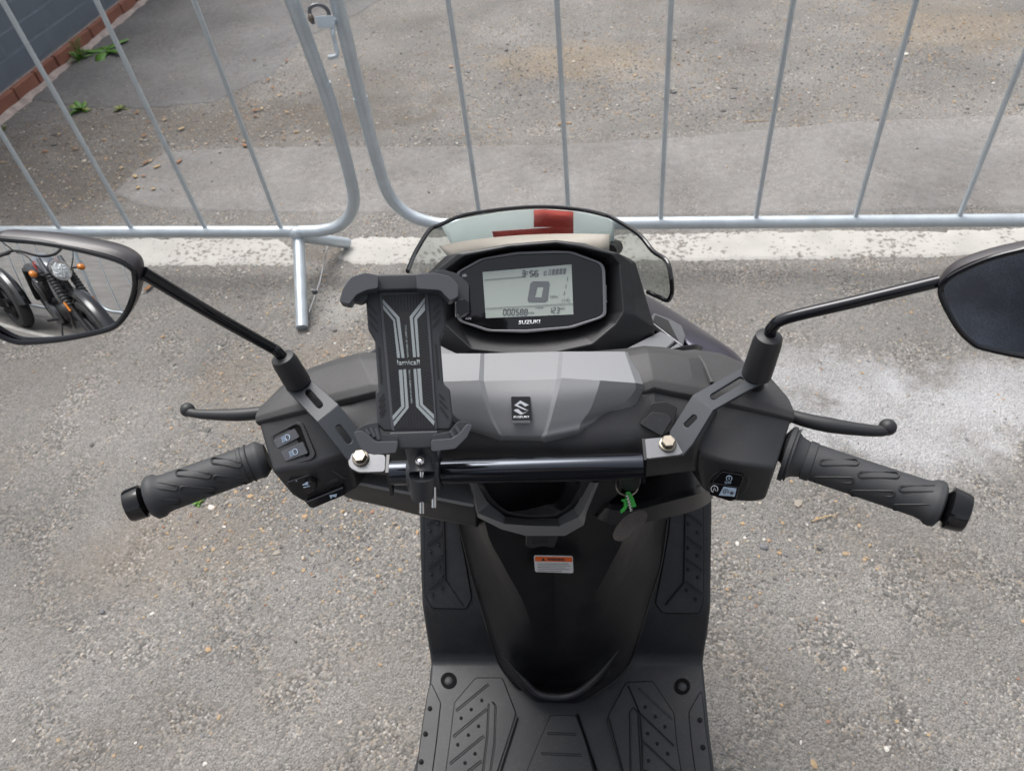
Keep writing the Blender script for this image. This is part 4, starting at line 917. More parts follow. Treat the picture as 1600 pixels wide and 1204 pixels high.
card = patch('card', [YR([(687, 384, .238), (722, 377, .258), (760, 372, .272), (810, 367.5, .284), (855, 365.5, .286), (905, 365, .276), (952, 366, .258)]), YR([(713, 413, .232), (735, 406, .245), (765, 400, .256), (812, 393, .262), (855, 390, .264), (905, 394, .258), (951, 402, .246)])], M['cream'], None, nu=3, nv=2, solid=.0012)
tag(card, 'cream card standing along the top of the instrument panel below the windscreen', 'card')

# --- handlebar: front shell, rear cover, switch housings
seam = [(401, 657, 1.050), (430, 650, 1.056), (471, 640, 1.062), (498, 633, 1.066), (525, 626, 1.069), (545, 621, 1.073), (586, 611, 1.077), (690, 606, 1.082), (830, 606, 1.084), (1006, 605, 1.080), (1021, 604, 1.078), (1050, 610, 1.075), (1083, 616, 1.071), (1112, 622, 1.066), (1142, 629, 1.063), (1195, 641, 1.058), (1240, 652, 1.050)]
tops = [(416, 636, 1.045), (428, 622, 1.051), (447, 603, 1.056), (483, 583, 1.063), (520, 570, 1.068), (550, 562, 1.075), (563, 560, 1.079), (640, 552, 1.083), (830, 549, 1.087), (983, 549, 1.086), (1010, 550, 1.083), (1038, 552, 1.081), (1072, 558, 1.077), (1092, 556, 1.069), (1130, 562, 1.064), (1197, 590, 1.056), (1224, 622, 1.048)]
TS, SS = ZR(tops), ZR(seam)
for k, dz_ in ((7, .009), (8, .014), (9, .004)):
    for L_ in (TS, SS): L_[k].z -= dz_
mid = [a.lerp(b, .5) + Vector((0, 0, .0035)) for a, b in zip(TS, SS)]
front = [v + Vector((0, .02, -.02)) for v in TS]; front2 = [v + Vector((0, .012, -.07)) for v in TS]
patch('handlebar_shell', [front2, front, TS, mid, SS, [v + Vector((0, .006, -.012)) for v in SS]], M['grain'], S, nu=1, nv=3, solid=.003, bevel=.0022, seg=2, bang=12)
tube('shell_seam', [v + Vector((0, -.0004, -.0012)) for v in cr(SS, 3)], .0012, M['deep'], S, n=6)
tube('crease', cr([Z(1092, 557, 1.0735), Z(1102, 574, 1.0755), Z(1112, 598, 1.0735)], 4), .002, M['grain'], S, n=6)
c0 = [(480, 640, 1.060), (525, 629, 1.066), (590, 613, 1.074), (700, 608, 1.079), (830, 608, 1.081), (1006, 607, 1.077), (1021, 606, 1.076), (1083, 618, 1.068), (1130, 628, 1.061)]
c1 = [(505, 668, 1.058), (540, 656, 1.062), (596, 640, 1.066), (700, 650, 1.066), (830, 655, 1.066), (1003, 650, 1.066), (1030, 640, 1.066), (1078, 650, 1.062), (1112, 658, 1.058)]
c2 = [(540, 705, 1.045), (570, 702, 1.046), (620, 703, 1.047), (710, 705, 1.047), (830, 706, 1.047), (960, 704, 1.047), (1020, 700, 1.047), (1062, 702, 1.045), (1090, 706, 1.043)]
c3_ = [(550, 735, 1.00), (580, 740, 1.00), (640, 747, 1.00), (720, 752, 1.0), (830, 753, 1.0), (950, 750, 1.0), (1005, 745, 1.0), (1060, 738, 1.0), (1093, 735, 1.0)]
rows = [ZR(c0), ZR(c1), ZR(c2), ZR(c3_)]; rows.append([v + Vector((0, .05, -.012)) for v in rows[-1]])
rcv = patch('rear_cover', rows, M['matte'], S, nu=3, nv=3, solid=.003)
prc = plane3(Z(1006, 640, 1.071), Z(1055, 640, 1.070), Z(1035, 680, 1.057))
slab('recess_shade', rnd([(1000, 661), (1018, 629), (1041, 627), (1059, 636), (1050, 672), (1034, 681)], 4), prc, .004, M['deep'], rcv, off=.0016, bevel=.001)  # raised dark slab: shade of a hollow painted on, nothing is sunk
slab('recess_floor', rnd([(1000, 662), (1019, 643), (1042, 646), (1050, 655), (1034, 681)], 3), prc, .003, M['matte'], rcv, off=.0028, bevel=.001)
# --- silver centre garnish: flat middle between two grooves, chamfered ends
gx = [[(628, 562), (642, 554), (690, 552), (751, 552), (757, 552), (873, 549), (880, 549), (930, 549), (976, 549), (989, 553)],
      [(617, 600), (630, 598), (690, 596), (748, 594), (756, 595), (869, 592), (877, 590), (938, 594), (993, 598), (1005, 600)],
      [(619, 613), (632, 610), (695, 618), (756, 622), (764, 625), (862, 624), (870, 620), (932, 614), (992, 610), (1004, 612)],
      [(640, 640), (652, 632), (708, 646), (766, 652), (773, 655), (855, 655), (862, 651), (922, 640), (974, 630), (987, 639)],
      [(672, 656), (684, 647), (726, 663), (777, 673), (783, 675), (849, 675), (856, 672), (908, 660), (948, 646), (958, 656)],
      [(680, 658), (692, 652), (730, 670), (781, 682), (787, 684), (845, 685), (852, 684), (904, 674), (944, 654), (952, 659)]]
gz = [1.0905, 1.0965, 1.0890, 1.0775, 1.0690, 1.063]
dz = [-.010, -.002, 0, 0, -.003, -.003, 0, 0, -.002, -.010]
rows = [[Z(x, y, z + d) for (x, y), d in zip(r, dz)] for r, z in zip(gx, gz)]
rows = [[v + Vector((0, .012, -.02)) for v in rows[0]]] + rows + [[v + Vector((0, .004, -.014)) for v in rows[-1]]]
cols = [cr(list(c)[1:3], 3)[:-1] + cr(list(c)[2:], 4) for c in zip(*rows)]; rows = [rows[0]] + [list(r) for r in zip(*cols)]
V, F = gridVF(rows); F = face_cam(V, F)
g = mesh('centre_garnish', V, F, M['silver'], S, fix=False, solid=.004, bevel=.0042, seg=5, bang=9)
pg = plane3(Z(798, 619, 1.0868), Z(830, 619, 1.0868), Z(815, 656, 1.0760))
bd = slab('badge', rnd([(798.5, 619), (828.5, 619), (830.5, 656), (800, 656)], 2), pg, .003, M['gloss'], S, off=.0024, bevel=.0004)
cb = lambda x, y: (740 + x / 10., 580 + y / 10.)
for L in ([(635, 530), (730, 455), (755, 468), (865, 525), (805, 548), (745, 505), (715, 505), (690, 525), (860, 612), (790, 600), (660, 540)],
          [(625, 608), (660, 588), (700, 590), (770, 650), (800, 640), (860, 615), (770, 665), (735, 675)]):
    slab('emblem', [cb(*p) for p in L], pg, .0008, M['chrome'], bd, off=.0032)
text('lettering', 'SUZUKI', cb(622, 728), cb(865, 724), cb(620, 698), pg, M['white'], bd, off=.0026, bold=.03)
slab('badge_edge', [cb(598, 765), cb(880, 762), cb(888, 805), cb(602, 808)], pg, .002, M['steel'], g, off=.0024)
# --- left switch housing
A_ = ZR([(402, 659, 1.049), (430, 652, 1.054), (471, 642, 1.060), (505, 634, 1.065), (535, 628, 1.066)])
B_ = ZR([(424, 738, 1.031), (450, 733, 1.033), (490, 726, 1.036), (520, 717, 1.038), (545, 710, 1.038)])
C_ = ZR([(455, 771, .997), (470, 782, .991), (492, 790, .988), (528, 779, .992), (557, 763, .998)])
hl = block('switch_housing', [A_, B_, C_], (.004, .055, -.035), M['matte'], S, nu=2, bevel=.005, seg=3, bang=20)
pt = plane3(A_[1], A_[3], B_[2]); pb = plane3(B_[1], B_[4], C_[2])
c6 = lambda x, y: (420 + x / 7.08, 640 + y / 7.08)
L6 = lambda L: [c6(*p) for p in L]
ho = rnd(L6([(5, 280), (320, 125), (375, 150), (516, 490), (480, 548), (185, 628), (110, 585)]), 5); hi = rnd(L6([(38, 300), (295, 162), (345, 178), (455, 485), (435, 515), (190, 585), (150, 565)]), 5)
prism('switch_frame', [[PLN(a, b, shift(pt, .0016)) for a, b in ho], [PLN(a, b, shift(pt, .0016)) for a, b in hi]], -pt[1] * .004, M['matte'], hl, bevel=.0007)
slab('switch_well', hi, pt, .002, M['hole'], hl, off=.0004)  # well floor blackened, its shade is in the colour
slab('switch_button', rnd(L6([(48, 335), (282, 205), (338, 300), (98, 425)]), 2), pt, .004, M['holdergrey'], hl, off=.0022, bevel=.0008)
slab('switch_button', rnd(L6([(128, 460), (372, 350), (430, 480), (185, 568)]), 2), pt, .004, M['holdergrey'], hl, off=.0030, bevel=.0008)
def lamp_icon(cx, cy, k, pl, off, par):
    # headlamp outline with beams, slanted like the print on the buttons
    r = lambda u, v: c6(cx + k * (u * .93 - v * -.30), cy + k * (v * .95 - u * .36))
    D_ = [r(0, -30), r(18, -32), r(38, -24), r(46, 0), r(38, 24), r(18, 32), r(0, 30), r(-8, 0), r(0, -30)]
    bm_ = [[r(-14, v), r(-52, v + 8)] for v in (-26, -9, 8, 25)]
    strokes('symbol', [D_] + bm_, pl, .00034, M['blueprint'], par, off=off)
lamp_icon(190, 312, 1., pt, .0025, hl); lamp_icon(275, 470, 1., pt, .0033, hl)
ip = slab('indicator_plate', rnd(L6([(205, 800), (620, 662), (690, 668), (850, 765), (800, 840), (400, 1000), (330, 980), (215, 850)]), 3), pb, .003, M['deep'], hl, off=.0012, bevel=.0006)
strokes('plate_edge', [L6([(212, 798), (620, 660), (690, 666), (848, 762)])], pb, .0005, M['holdergrey'], hl, off=.0014)
slab('slot', pill(c6(560, 825), c6(745, 775), 2.6), pb, .001, M['rubber'], hl, off=.0016)
sw = slab('indicator_switch', rnd(L6([(385, 830), (460, 785), (520, 810), (530, 880), (450, 930), (400, 900)]), 2), pb, .010, M['gloss'], hl, off=.009, bevel=.001)
slab('symbol', L6([(372, 832), (430, 798), (438, 832)]), pb, .0004, M['blueprint'], hl, off=.0094)
strokes('symbol', [L6([(385, 858), (455, 842)])], pb, .0004, M['blueprint'], hl, off=.0094)
for p in ((305, 785), (570, 705)): slab('symbol', circ(c6(*p), 1.6, 8), pb, .0003, M['greyprint'], hl, off=.0016)
hb = slab('horn_button', rnd(L6([(405, 1022), (822, 856), (860, 930), (500, 1085), (460, 1085)]), 3), pb, .008, M['gloss'], hl, off=.0060, bevel=.0012)
strokes('button_edge', [L6([(410, 1022), (820, 858)])], pb, .0007, M['holdergrey'], hl, off=.0062)
slab('symbol', L6([(672, 945), (700, 940), (755, 930), (745, 965), (705, 960), (685, 985)]), pb, .0003, M['blueprint'], hl, off=.0066)
# --- right switch housing
A_ = ZR([(1078, 622, 1.067), (1100, 622, 1.066), (1142, 632, 1.061), (1195, 643, 1.056), (1239, 654, 1.049)])
B_ = ZR([(1086, 705, 1.040), (1106, 714, 1.041), (1140, 723, 1.042), (1180, 728, 1.040), (1214, 732, 1.036)])
C_ = ZR([(1098, 764, .995), (1120, 776, .990), (1152, 783, .988), (1183, 784, .990), (1198, 779, .996)])
hr = block('switch_housing', [A_, B_, C_], (-.004, .055, -.035), M['matte'], S, nu=2, bevel=.006, seg=4, bang=20)
pb = plane3(B_[1], B_[3], C_[2])
cs = lambda x, y: (1000 + x / 6.02, 600 + y / 6.02)
Ls = lambda L: [cs(*p) for p in L]
slab('switch_frame', rnd(Ls([(640, 900), (735, 805), (990, 845), (1040, 885), (1000, 1000), (940, 1060), (650, 1010)]), 5), pb, .003, M['matte'], hr, off=.0012, bevel=.001)
slab('start_switch', rnd(Ls([(690, 900), (770, 825), (965, 860), (978, 890), (935, 985), (665, 940)]), 3), pb, .006, M['gloss'], hr, off=.0040, bevel=.0012)
slab('start_switch', rnd(Ls([(662, 930), (935, 975), (905, 1090), (850, 1105), (650, 1040)]), 3), pb, .007, M['gloss'], hr, off=.0052, bevel=.0012)
slab('white_panel', Ls([(785, 966), (908, 982), (890, 1056), (742, 1044)]), pb, .0003, M['blueprint'], hr, off=.0055)
def ring_px(cx, cy, r, a0, a1, n=12): return [cs(cx + r * math.cos(math.radians(a0 + (a1 - a0) * k / n)), cy + r * math.sin(math.radians(a0 + (a1 - a0) * k / n))) for k in range(n + 1)]
strokes('symbol', [ring_px(700, 985, 32, 110, 400), [cs(690, 1000), cs(700, 968), cs(710, 1000)]], pb, .0004, M['white'], hr, off=.0057)
strokes('symbol', [ring_px(838, 885, 26, 130, 410), [cs(838, 872), cs(838, 898)]], pb, .00034, M['blueprint'], hr, off=.0044)
text('lettering', 'OFF', cs(797, 935), cs(858, 938), cs(797, 912), pb, M['blueprint'], hr, off=.0043)
strokes('symbol', [ring_px(806, 1010, 24, 110, 400), [cs(806, 998), cs(804, 1024)]], pb, .00034, M['lcdink'], hr, off=.0060)
slab('symbol', Ls([(862, 1006), (886, 1026), (862, 1044), (842, 1024)]), pb, .0002, M['lcdink'], hr, off=.0058)
# --- grips
def hit(px, py, a, b, r):
    ax = (b - a).normalized(); d = ray(px, py); o = CAM - a; dp = d - ax * d.dot(ax); op = o - ax * o.dot(ax)
    A, Bq, Cq = dp.dot(dp), 2 * dp.dot(op), op.dot(op) - r * r; disc = max(0, Bq * Bq - 4 * A * Cq)
    return CAM + d * ((-Bq - math.sqrt(disc)) / (2 * A))
def grip(a, b, prof, slots, capL, capR, rr):
    L = (b - a).length; ax = (b - a).normalized()
    gm = spin('grip', [(t * L, r) for t, r in prof], a, ax, M['rubber'], S, n=32)
    for p, q in slots:
        loop = [hit(x, y, a, b, rr + .0004) for x, y in pill(p, q, 4.4, 6)]
        tube('grip_groove_shade', loop, .0008, M['rubberdark'], gm, n=6, closed=True)  # raised loop in darker rubber, painting the shaded edge of the moulding
    spin('bar_end', [(L + .0, .008), (L + .0035, capL * .8), (L + .004, capL * .94), (L + .005, capL), (L + .015, capR), (L + .0178, capR * .93), (L + .0186, capR * .8), (L + .0187, .0001)], a, ax, M['gloss'], S, n=36)
a, b = Z(408, 717, 1.02), Z(233, 779, 1.02)
pr = [(-.06, .012), (0, .0172), (.02, .0174), (.04, .0168), (.09, .0165), (.10, .0178), (.105, .0178), (.11, .0165), (.14, .0165), (.145, .0172), (.17, .0172), (.178, .0165), (.5, .0166), (.84, .0168), (.88, .0175), (.91, .0195), (.94, .0198), (.97, .0195), (1., .0165), (1.0, .008)]
grip(a, b, pr, [((334, 719), (373, 725)), ((279, 738), (325, 742)), ((232, 757), (273, 761)), ((338, 747), (385, 751)), ((286, 764), (333, 767)), ((237, 784), (277, 785))], .0150, .0148, .0170)
a, b = Z(1232, 709, 1.02), Z(1471, 789, 1.02)
pr = [(-.02, .012), (-.02, .0240), (.01, .0243), (.012, .0225), (.02, .0225), (.022, .0232), (.032, .0232), (.036, .020), (.06, .0178), (.10, .0163), (.115, .0158), (.12, .0170), (.17, .0168), (.175, .0160), (.5, .0157), (.86, .0157), (.91, .0165), (.935, .0187), (.96, .0190), (.985, .0185), (1., .0155), (1.0, .008)]
grip(a, b, pr, [((1286, 722), (1337, 722)), ((1346, 741), (1400, 742)), ((1410, 763), (1462, 763)), ((1275, 749), (1329, 750)), ((1333, 770), (1393, 771)), ((1399, 792), (1457, 792))], .0172, .0160, .0158)
# --- brake levers
PL_ = plane((0, 0, 1.036), (0, 0, 1))
def lever(L, end, r):
    lv = tube('brake_lever', cr([Z(x, y, z) for x, y, z, q in L], 5), [L[k // 5][3] + (L[min(k // 5 + 1, len(L) - 1)][3] - L[k // 5][3]) * (k % 5) / 5 for k in range(5 * (len(L) - 1) + 1)], M['powder'], S, n=16)
    mesh('lever_end', *sphereVF(Z(*end), r, 18, 12), M['powder'], lv)
lever([(446, 638, 1.034, .0058), (405, 645, 1.034, .0062), (368, 648, 1.034, .0060), (330, 647.5, 1.034, .0050), (306, 646, 1.034, .0042), (293, 643, 1.034, .0042)], (293, 640, 1.034), .0068)
lever([(1226, 646, 1.034, .0052), (1258, 656, 1.034, .0062), (1296, 664, 1.034, .0066), (1338, 670, 1.034, .0056), (1372, 673, 1.034, .0048), (1388, 671, 1.034, .0048)], (1387, 667, 1.035), .0072)

# --- mirrors on their stalks
def mirror(O, G, c, target, stalk, boot, R, post):
    v = (c - CAM).normalized(); n = ((target - c).normalized() - v).normalized(); pl = (c, n)

    o3 = [PLN(x, y, pl) for x, y in O]; g3 = [PLN(x, y, pl) for x, y in G]
    o3 = cr(o3 + [o3[0]], 3)[:-1]; g3 = cr(g3 + [g3[0]], 3)[:-1]
    cen = sum(o3, Vector()) / len(o3); gc0 = sum(g3, Vector()) / len(g3); rows = []
    f0 = [p.lerp(q, .72) + n * .0016 for p, q in zip(o3, g3)]; f1 = [p.lerp(q, .92) + n * .0012 for p, q in zip(o3, g3)]
    for s, d in ((.55, -.0008), (.42, -.004), (.50, -.009), (1.04, -.014), (1.16, -.024), (1.4, -.033), (1.75, -.038), (1.98, -.039)):
        rows.append([(p.lerp(q, s) if s < .8 else p.lerp(q, .5).lerp(cen, s - 1)) + n * d for p, q in zip(o3, g3)])
    rows.insert(0, f0); rows.insert(0, f1); rows.insert(0, [p.lerp(gc0, .02) - n * .001 for p in g3])
    rows = [r + [r[0].copy()] for r in rows]; V, F = gridVF(rows)
    hd = mesh('mirror_head', V, F, M['mirrorshell'], S, fix=True)
    gc = sum(g3, Vector()) / len(g3); V = [gc + n * 0]; F = []; m = len(g3); K = 12
    for k in range(1, K + 1):
        for p in g3:
            q = gc.lerp(p, k / K); V.append(q - n * ((q - c).length_squared / (2 * R)) + n * .0012)
    V[0] = gc - n * ((gc - c).length_squared / (2 * R)) + n * .0012
    for j in range(m): F.append((0, 1 + j, 1 + (j + 1) % m))
    for k in range(K - 1):
        for j in range(m): F.append((1 + k * m + j, 1 + (k + 1) * m + j, 1 + (k + 1) * m + (j + 1) % m, 1 + k * m + (j + 1) % m))
    mesh('mirror_glass', V, face_cam(V, F), M['mirror'], hd, fix=False, ang=180)
    tube('mirror_rim', [p + n * .0006 for p in g3], .0021, M['barblack'], hd, n=8, closed=True)
    e = PLN(*stalk[-1], pl) - n * .007; stalk = stalk[:-1] + [e]; stalk[-2] = stalk[-3].lerp(e, .5) + (stalk[-2] - stalk[-3].lerp(e, .5)) * .25
    st = tube('mirror_stalk', cr(stalk, 6), .0047, M['barblack'], S, n=14)
    tube('rubber_boot', boot[0], boot[1], M['powder'], st, n=20)
    tube('mirror_post', post, .008, M['deep'], st, n=14)
    return n
b0 = Z(466, 598, 1.086); b1 = Y(440, 556, b0.y + .002); bm_ = b0.lerp(b1, .5)
BIKE = Vector((-2.40, -3.10, 0)); BIKE_A = math.radians(42)
mirror([(0, 362), (66, 366), (133, 375), (175, 383), (204, 395), (217, 408), (221, 427), (218, 458), (206, 488), (188, 510), (166, 519), (100, 536), (50, 543), (17, 540), (0, 534), (-30, 515), (-55, 480), (-62, 430), (-50, 390), (-25, 368)],
       [(0, 372), (66, 378), (133, 391), (183, 405), (206, 418), (211, 427), (212, 448), (204, 476), (191, 498), (176, 511), (150, 519), (100, 529), (50, 534), (25, 533), (0, 523), (-25, 505), (-46, 475), (-52, 435), (-42, 400), (-22, 378)],
       Y(110, 455, .03), BIKE + Vector((math.cos(BIKE_A) * .26, math.sin(BIKE_A) * .26, .60)), [b1.lerp(b0, .1), b1, Y(431, 547, b0.y + .001), Y(417, 539, b0.y - .001), Y(330, 494, .05), (216, 433)], ([b0, b0.lerp(b1, .25), b0.lerp(b1, .8), b0.lerp(b1, .95), b1], [.0112, .0112, .0108, .0098, .0060]), .80, [b0, Z(476, 616, 1.055)])
b0 = Z(1182, 585, 1.084); b1 = Y(1203, 522, b0.y + .002)
mirror([(1600, 374), (1545, 385), (1492, 401), (1469, 424), (1462, 450), (1474, 486), (1494, 515), (1516, 537), (1537, 548), (1600, 560), (1640, 562), (1690, 550), (1720, 520), (1725, 470), (1710, 410), (1680, 380), (1640, 372)],
       [(1600, 389), (1553, 401), (1506, 420), (1477, 438), (1470, 456), (1481, 484), (1500, 515), (1519, 534), (1537, 543), (1600, 556), (1640, 556), (1685, 545), (1712, 515), (1715, 470), (1700, 415), (1675, 390), (1640, 386)],
       Y(1560, 470, .05), Vector((.12, -.58, 1.17)), [b1.lerp(b0, .1), b1, Y(1208, 510, b0.y + .001), Y(1232, 496, b0.y - .001), Y(1340, 471, .075), (1467, 444)], ([b0, b0.lerp(b1, .25), b0.lerp(b1, .8), b0.lerp(b1, .95), b1], [.0120, .0119, .0114, .0103, .0066]), 1.25, [b0, Z(1176, 612, 1.05)])
# --- accessory crossbar: slotted brackets under the mirrors, L pieces, bolts and tube
def bracket(up, lo, slot1, slot2, zu, zl, bend):
    pu = plane((0, 0, zu), (0, 0, 1)); br = slab('mirror_bracket', up, pu, .003, M['powderblue'], S, holes=[slot1], bevel=.0007)
    pl = plane3(Z(*bend[0], zu), Z(*bend[1], zu), Z(*bend[2], zl))
    slab('bracket_leg', lo, shift(pl, .0002), .003, M['powderblue'], br, holes=[slot2], bevel=.0007)
    return br
brl = bracket([(446, 606), (452, 594), (468, 583), (481, 588), (529, 631), (496, 659)], [(495.5, 658.5), (528.5, 631), (560, 668), (582, 700), (575, 722), (556, 730), (540, 714)], pill((481, 612), (499, 632), 5.2), pill((530, 668), (545, 688), 5.0), 1.086, 1.061, [(495, 658), (529, 631), (562, 715)])
brr = bracket([(1083, 616), (1161, 573), (1186, 569), (1203, 578), (1200, 592), (1115, 640)], [(1082.5, 616), (1115, 640), (1082, 694), (1066, 712), (1044, 700), (1046, 674)], pill((1115, 619), (1158, 593), 5.0), pill((1073, 663), (1084, 652), 4.5), 1.084, 1.060, [(1083, 616), (1115, 640), (1050, 695)])
def lpiece(top, side, pl, bolt, hole):
    lb = slab('clamp_plate', top, pl, .0025, M['steel'], S, bevel=.0006)
    V = [PLN(*p, pl) for p in side]; V += [v - Vector((0, .004, .026)) for v in V]
    mesh('clamp_side', V + [v + Vector((.0025, 0, 0)) for v in V], [(0, 1, 3, 2), (4, 6, 7, 5), (0, 2, 6, 4), (1, 5, 7, 3), (0, 4, 5, 1), (2, 3, 7, 6)], M['barblack'], lb)
    c = PLN(*bolt, pl); n = pl[1]
    slab('slot', pill((bolt[0] - hole, bolt[1] + 1), (bolt[0] + hole, bolt[1] + 1), 5), pl, .0005, M['deep'], lb, off=.0003)  # dark pill on the plate paints the shade of an opening
    spin('bolt', [(0, .0070), (.0012, .0070), (.0018, .0062), (.0019, .0052), (.0055, .0052), (.0062, .0046), (.0062, .0001)], c, n, M['bolt'], lb, n=24)
    spin('bolt_head', [(.0015, .0056), (.0064, .0056), (.0068, .0050), (.0068, .0001)], c, n, M['bolt'], lb, n=6, ang=20)
lpiece(rnd([(543, 716), (550, 706), (603, 710), (602, 737), (560, 738), (545, 730)], 6), [(604, 710), (602, 738)], plane3(Z(545, 718, 1.0635), Z(603, 711, 1.0635), Z(575, 738, 1.0600)), (564, 716), 5)
lpiece(rnd([(1005, 685), (1053, 681), (1068, 687), (1072, 697), (1066, 710), (1008, 717)], 6), [(1003, 685), (1006, 718)], plane3(Z(1006, 686, 1.0635), Z(1060, 682, 1.0635), Z(1040, 714, 1.0600)), (1043, 694), 9)
M['tubeblack'] = mat('black_chrome_tube', (.05, .055, .065), .13, metal=.9, rvar=.05, var=.05)
tube('crossbar', [Z(612, 738, 1.052), Z(1003, 727, 1.052)], .0104, M['tubeblack'], S, n=32)

# ================================================================== phone holder clamped on the crossbar
hc = D(642, 570, .530); PHn = ((CAM - hc).normalized() + Vector((0, .03, .10))).normalized(); PH = (hc, PHn)
PHo = thing('phone_holder', 'empty black phone holder with grey corner claws clamped to the crossbar', 'phone holder', hc)
H = lambda x, y: (520 + x / 3.7615, 400 + y / 3.7615)
LH = lambda L: [H(*p) for p in L]
body = slab('back_plate', rnd(LH([(215, 205), (640, 200), (657, 225), (668, 415), (632, 488), (652, 748), (690, 785), (708, 965), (690, 1020), (300, 1030), (262, 995), (250, 800), (268, 782), (247, 500), (207, 430), (193, 235)]), 3), PH, .012, M['holder'], PHo, bevel=.003, seg=3)
ctr = slab('centre_panel', rnd(LH([(272, 212), (560, 208), (612, 1020), (345, 1026)]), 3), PH, .004, M['holdergrey'], PHo, off=.0016, bevel=.0012)
ins = slab('insert', rnd(LH([(288, 232), (540, 222), (602, 1014), (360, 1020)]), 2), PH, .002, M['deep'], PHo, off=.0020, bevel=.0003)
stripes = [[(293, 252), (392, 360), (422, 598), (404, 598), (374, 368), (293, 275)], [(293, 283), (366, 374), (396, 598), (378, 598), (355, 380), (297, 312)],
           [(541, 243), (452, 355), (472, 594), (489, 594), (470, 362), (541, 268)], [(541, 276), (478, 365), (496, 592), (510, 592), (496, 370), (543, 318)],
           [(387, 668), (402, 882), (350, 940), (354, 965), (421, 885), (408, 666)], [(414, 666), (428, 888), (356, 975), (360, 1000), (446, 890), (430, 664)],
           [(474, 664), (490, 884), (594, 996), (598, 968), (507, 878), (490, 662)], [(496, 662), (512, 874), (596, 958), (594, 930), (530, 870), (516, 660)]]
for s in stripes: slab('stripe', LH(s), PH, .0005, M['greyprint'], ins, off=.0024)
text('lettering', 'lamicall', H(380, 642), H(512, 640), H(378, 610), PH, M['greyprint'], ins, off=.0022, bold=.02)
text('lettering', 'DESIGNED BY LAMICALL', H(447, 594), H(432, 402), H(437, 596), PH, M['greyprint'], ins, off=.0022, bold=.02)
text('lettering', 'VIBRATION DAMPER SYSTEM', H(469, 866), H(455, 668), H(459, 868), PH, M['greyprint'], ins, off=.0022, bold=.02)
lines = [[H(x, 240), H(x + 5, 240 + min(90, 250 - abs(x - 418) * 1.0) * (.95 if abs(x - 418) < 60 else .35 + (1 - abs(x - 418) / 130) * .5))] for x in range(310, 530, 18)]
lines += [[H(x, 1010), H(x - 6, 1010 - (95 if abs(x - 478) < 55 else 95 - (abs(x - 478) - 55) * 1.2))] for x in range(385, 590, 18)]
for k in range(12): lines.append([H(300 + k * 3, 400 + k * 16), H(372 + k * 1.5, 350 + k * 19)])
for k in range(12): lines.append([H(500 + k * 1.5, 352 + k * 19), H(548 + k * 1.4, 390 + k * 16)])
for k in range(12): lines.append([H(332 + k * 2, 690 + k * 18), H(388 + k, 662 + k * 17)])
for k in range(10): lines.append([H(522 + k, 668 + k * 17), H(578 + k, 690 + k * 18)])
strokes('grooves', lines, PH, .00035, M['holder'], ins, off=.0021)
for p, q in (((216, 292), (258, 342)), ((214, 338), (262, 392)), ((218, 388), (262, 444)), ((594, 318), (622, 286)), ((592, 366), (624, 326)), ((592, 418), (624, 374)),
             ((276, 852), (298, 812)), ((276, 890), (304, 838)), ((280, 924), (306, 872)), ((288, 940), (310, 905)), ((628, 814), (654, 842)), ((630, 850), (668, 892)), ((634, 888), (676, 948)),
             ((272, 540), (286, 745)), ((606, 520), (622, 720))):
    slab('slot', pill(H(*p), H(*q), 1.7, 3), PH, .001, M['deep'], body, off=.0003)  # flat dark pills: the shade inside the slots is only colour
def claw(name, outer, inner, nubs):
    a = slab(name, rnd(LH(outer), 4), PH, .018, M['holdergrey'], PHo, off=.019, bevel=.0028, seg=3)
    slab('rubber_lining', rnd(LH(inner), 4), PH, .012, M['holder'], a, off=.010, bevel=.002)
    for p, q in nubs: tube('grip_rib', [PLN(*H(*p), shift(PH, .0102)), PLN(*H(*q), shift(PH, .0102))], .0016, M['holdergrey'], a, n=8)
slab('clamp_bar', LH([(200, 108), (520, 102), (520, 195), (200, 205)]), PH, .010, M['holder'], PHo, off=.010, bevel=.0015)
claw('claw', [(36, 268), (60, 188), (108, 122), (190, 97), (268, 112), (266, 188), (196, 200), (136, 228), (96, 284)], [(110, 262), (140, 225), (200, 205), (206, 250), (165, 275)], ())
claw('claw', [(490, 105), (600, 98), (690, 120), (738, 168), (738, 240), (690, 262), (658, 230), (632, 200), (494, 192)], [(560, 95), (650, 78), (735, 105), (800, 165), (800, 330), (740, 360), (724, 300), (738, 200), (660, 130)], ())
slab('claw_tip', rnd(LH([(726, 262), (772, 250), (800, 270), (800, 328), (745, 355), (730, 330)]), 2), PH, .012, M['gloss'], PHo, off=.012, bevel=.001)
slab('clamp_bar', LH([(330, 1035), (620, 1025), (620, 1128), (330, 1136)]), PH, .010, M['holder'], PHo, off=.008, bevel=.0015)
claw('claw', [(120, 1035), (160, 1022), (205, 1048), (250, 1090), (385, 1088), (372, 1155), (235, 1168), (165, 1130)], [(130, 1020), (200, 985), (262, 975), (275, 1040), (385, 1058), (380, 1100), (240, 1100), (180, 1050)], (((190, 1020), (215, 1050)), ((220, 1008), (245, 1062)), ((255, 1010), (270, 1078))))
claw('claw', [(578, 1080), (700, 1072), (750, 1040), (790, 985), (822, 990), (790, 1062), (720, 1132), (580, 1148)], [(585, 1050), (690, 1030), (735, 970), (815, 975), (770, 1040), (700, 1090), (590, 1095)], (((690, 1030), (715, 1068)), ((720, 1000), (745, 1040))))
cc = Z(665, 736, 1.052); nn = (CAM - cc).normalized(); PC = (cc + nn * .0125, nn)
tube('ball_joint', [D(655, 690, .552), D(662, 722, .556)], .012, M['holder'], PHo, n=16)
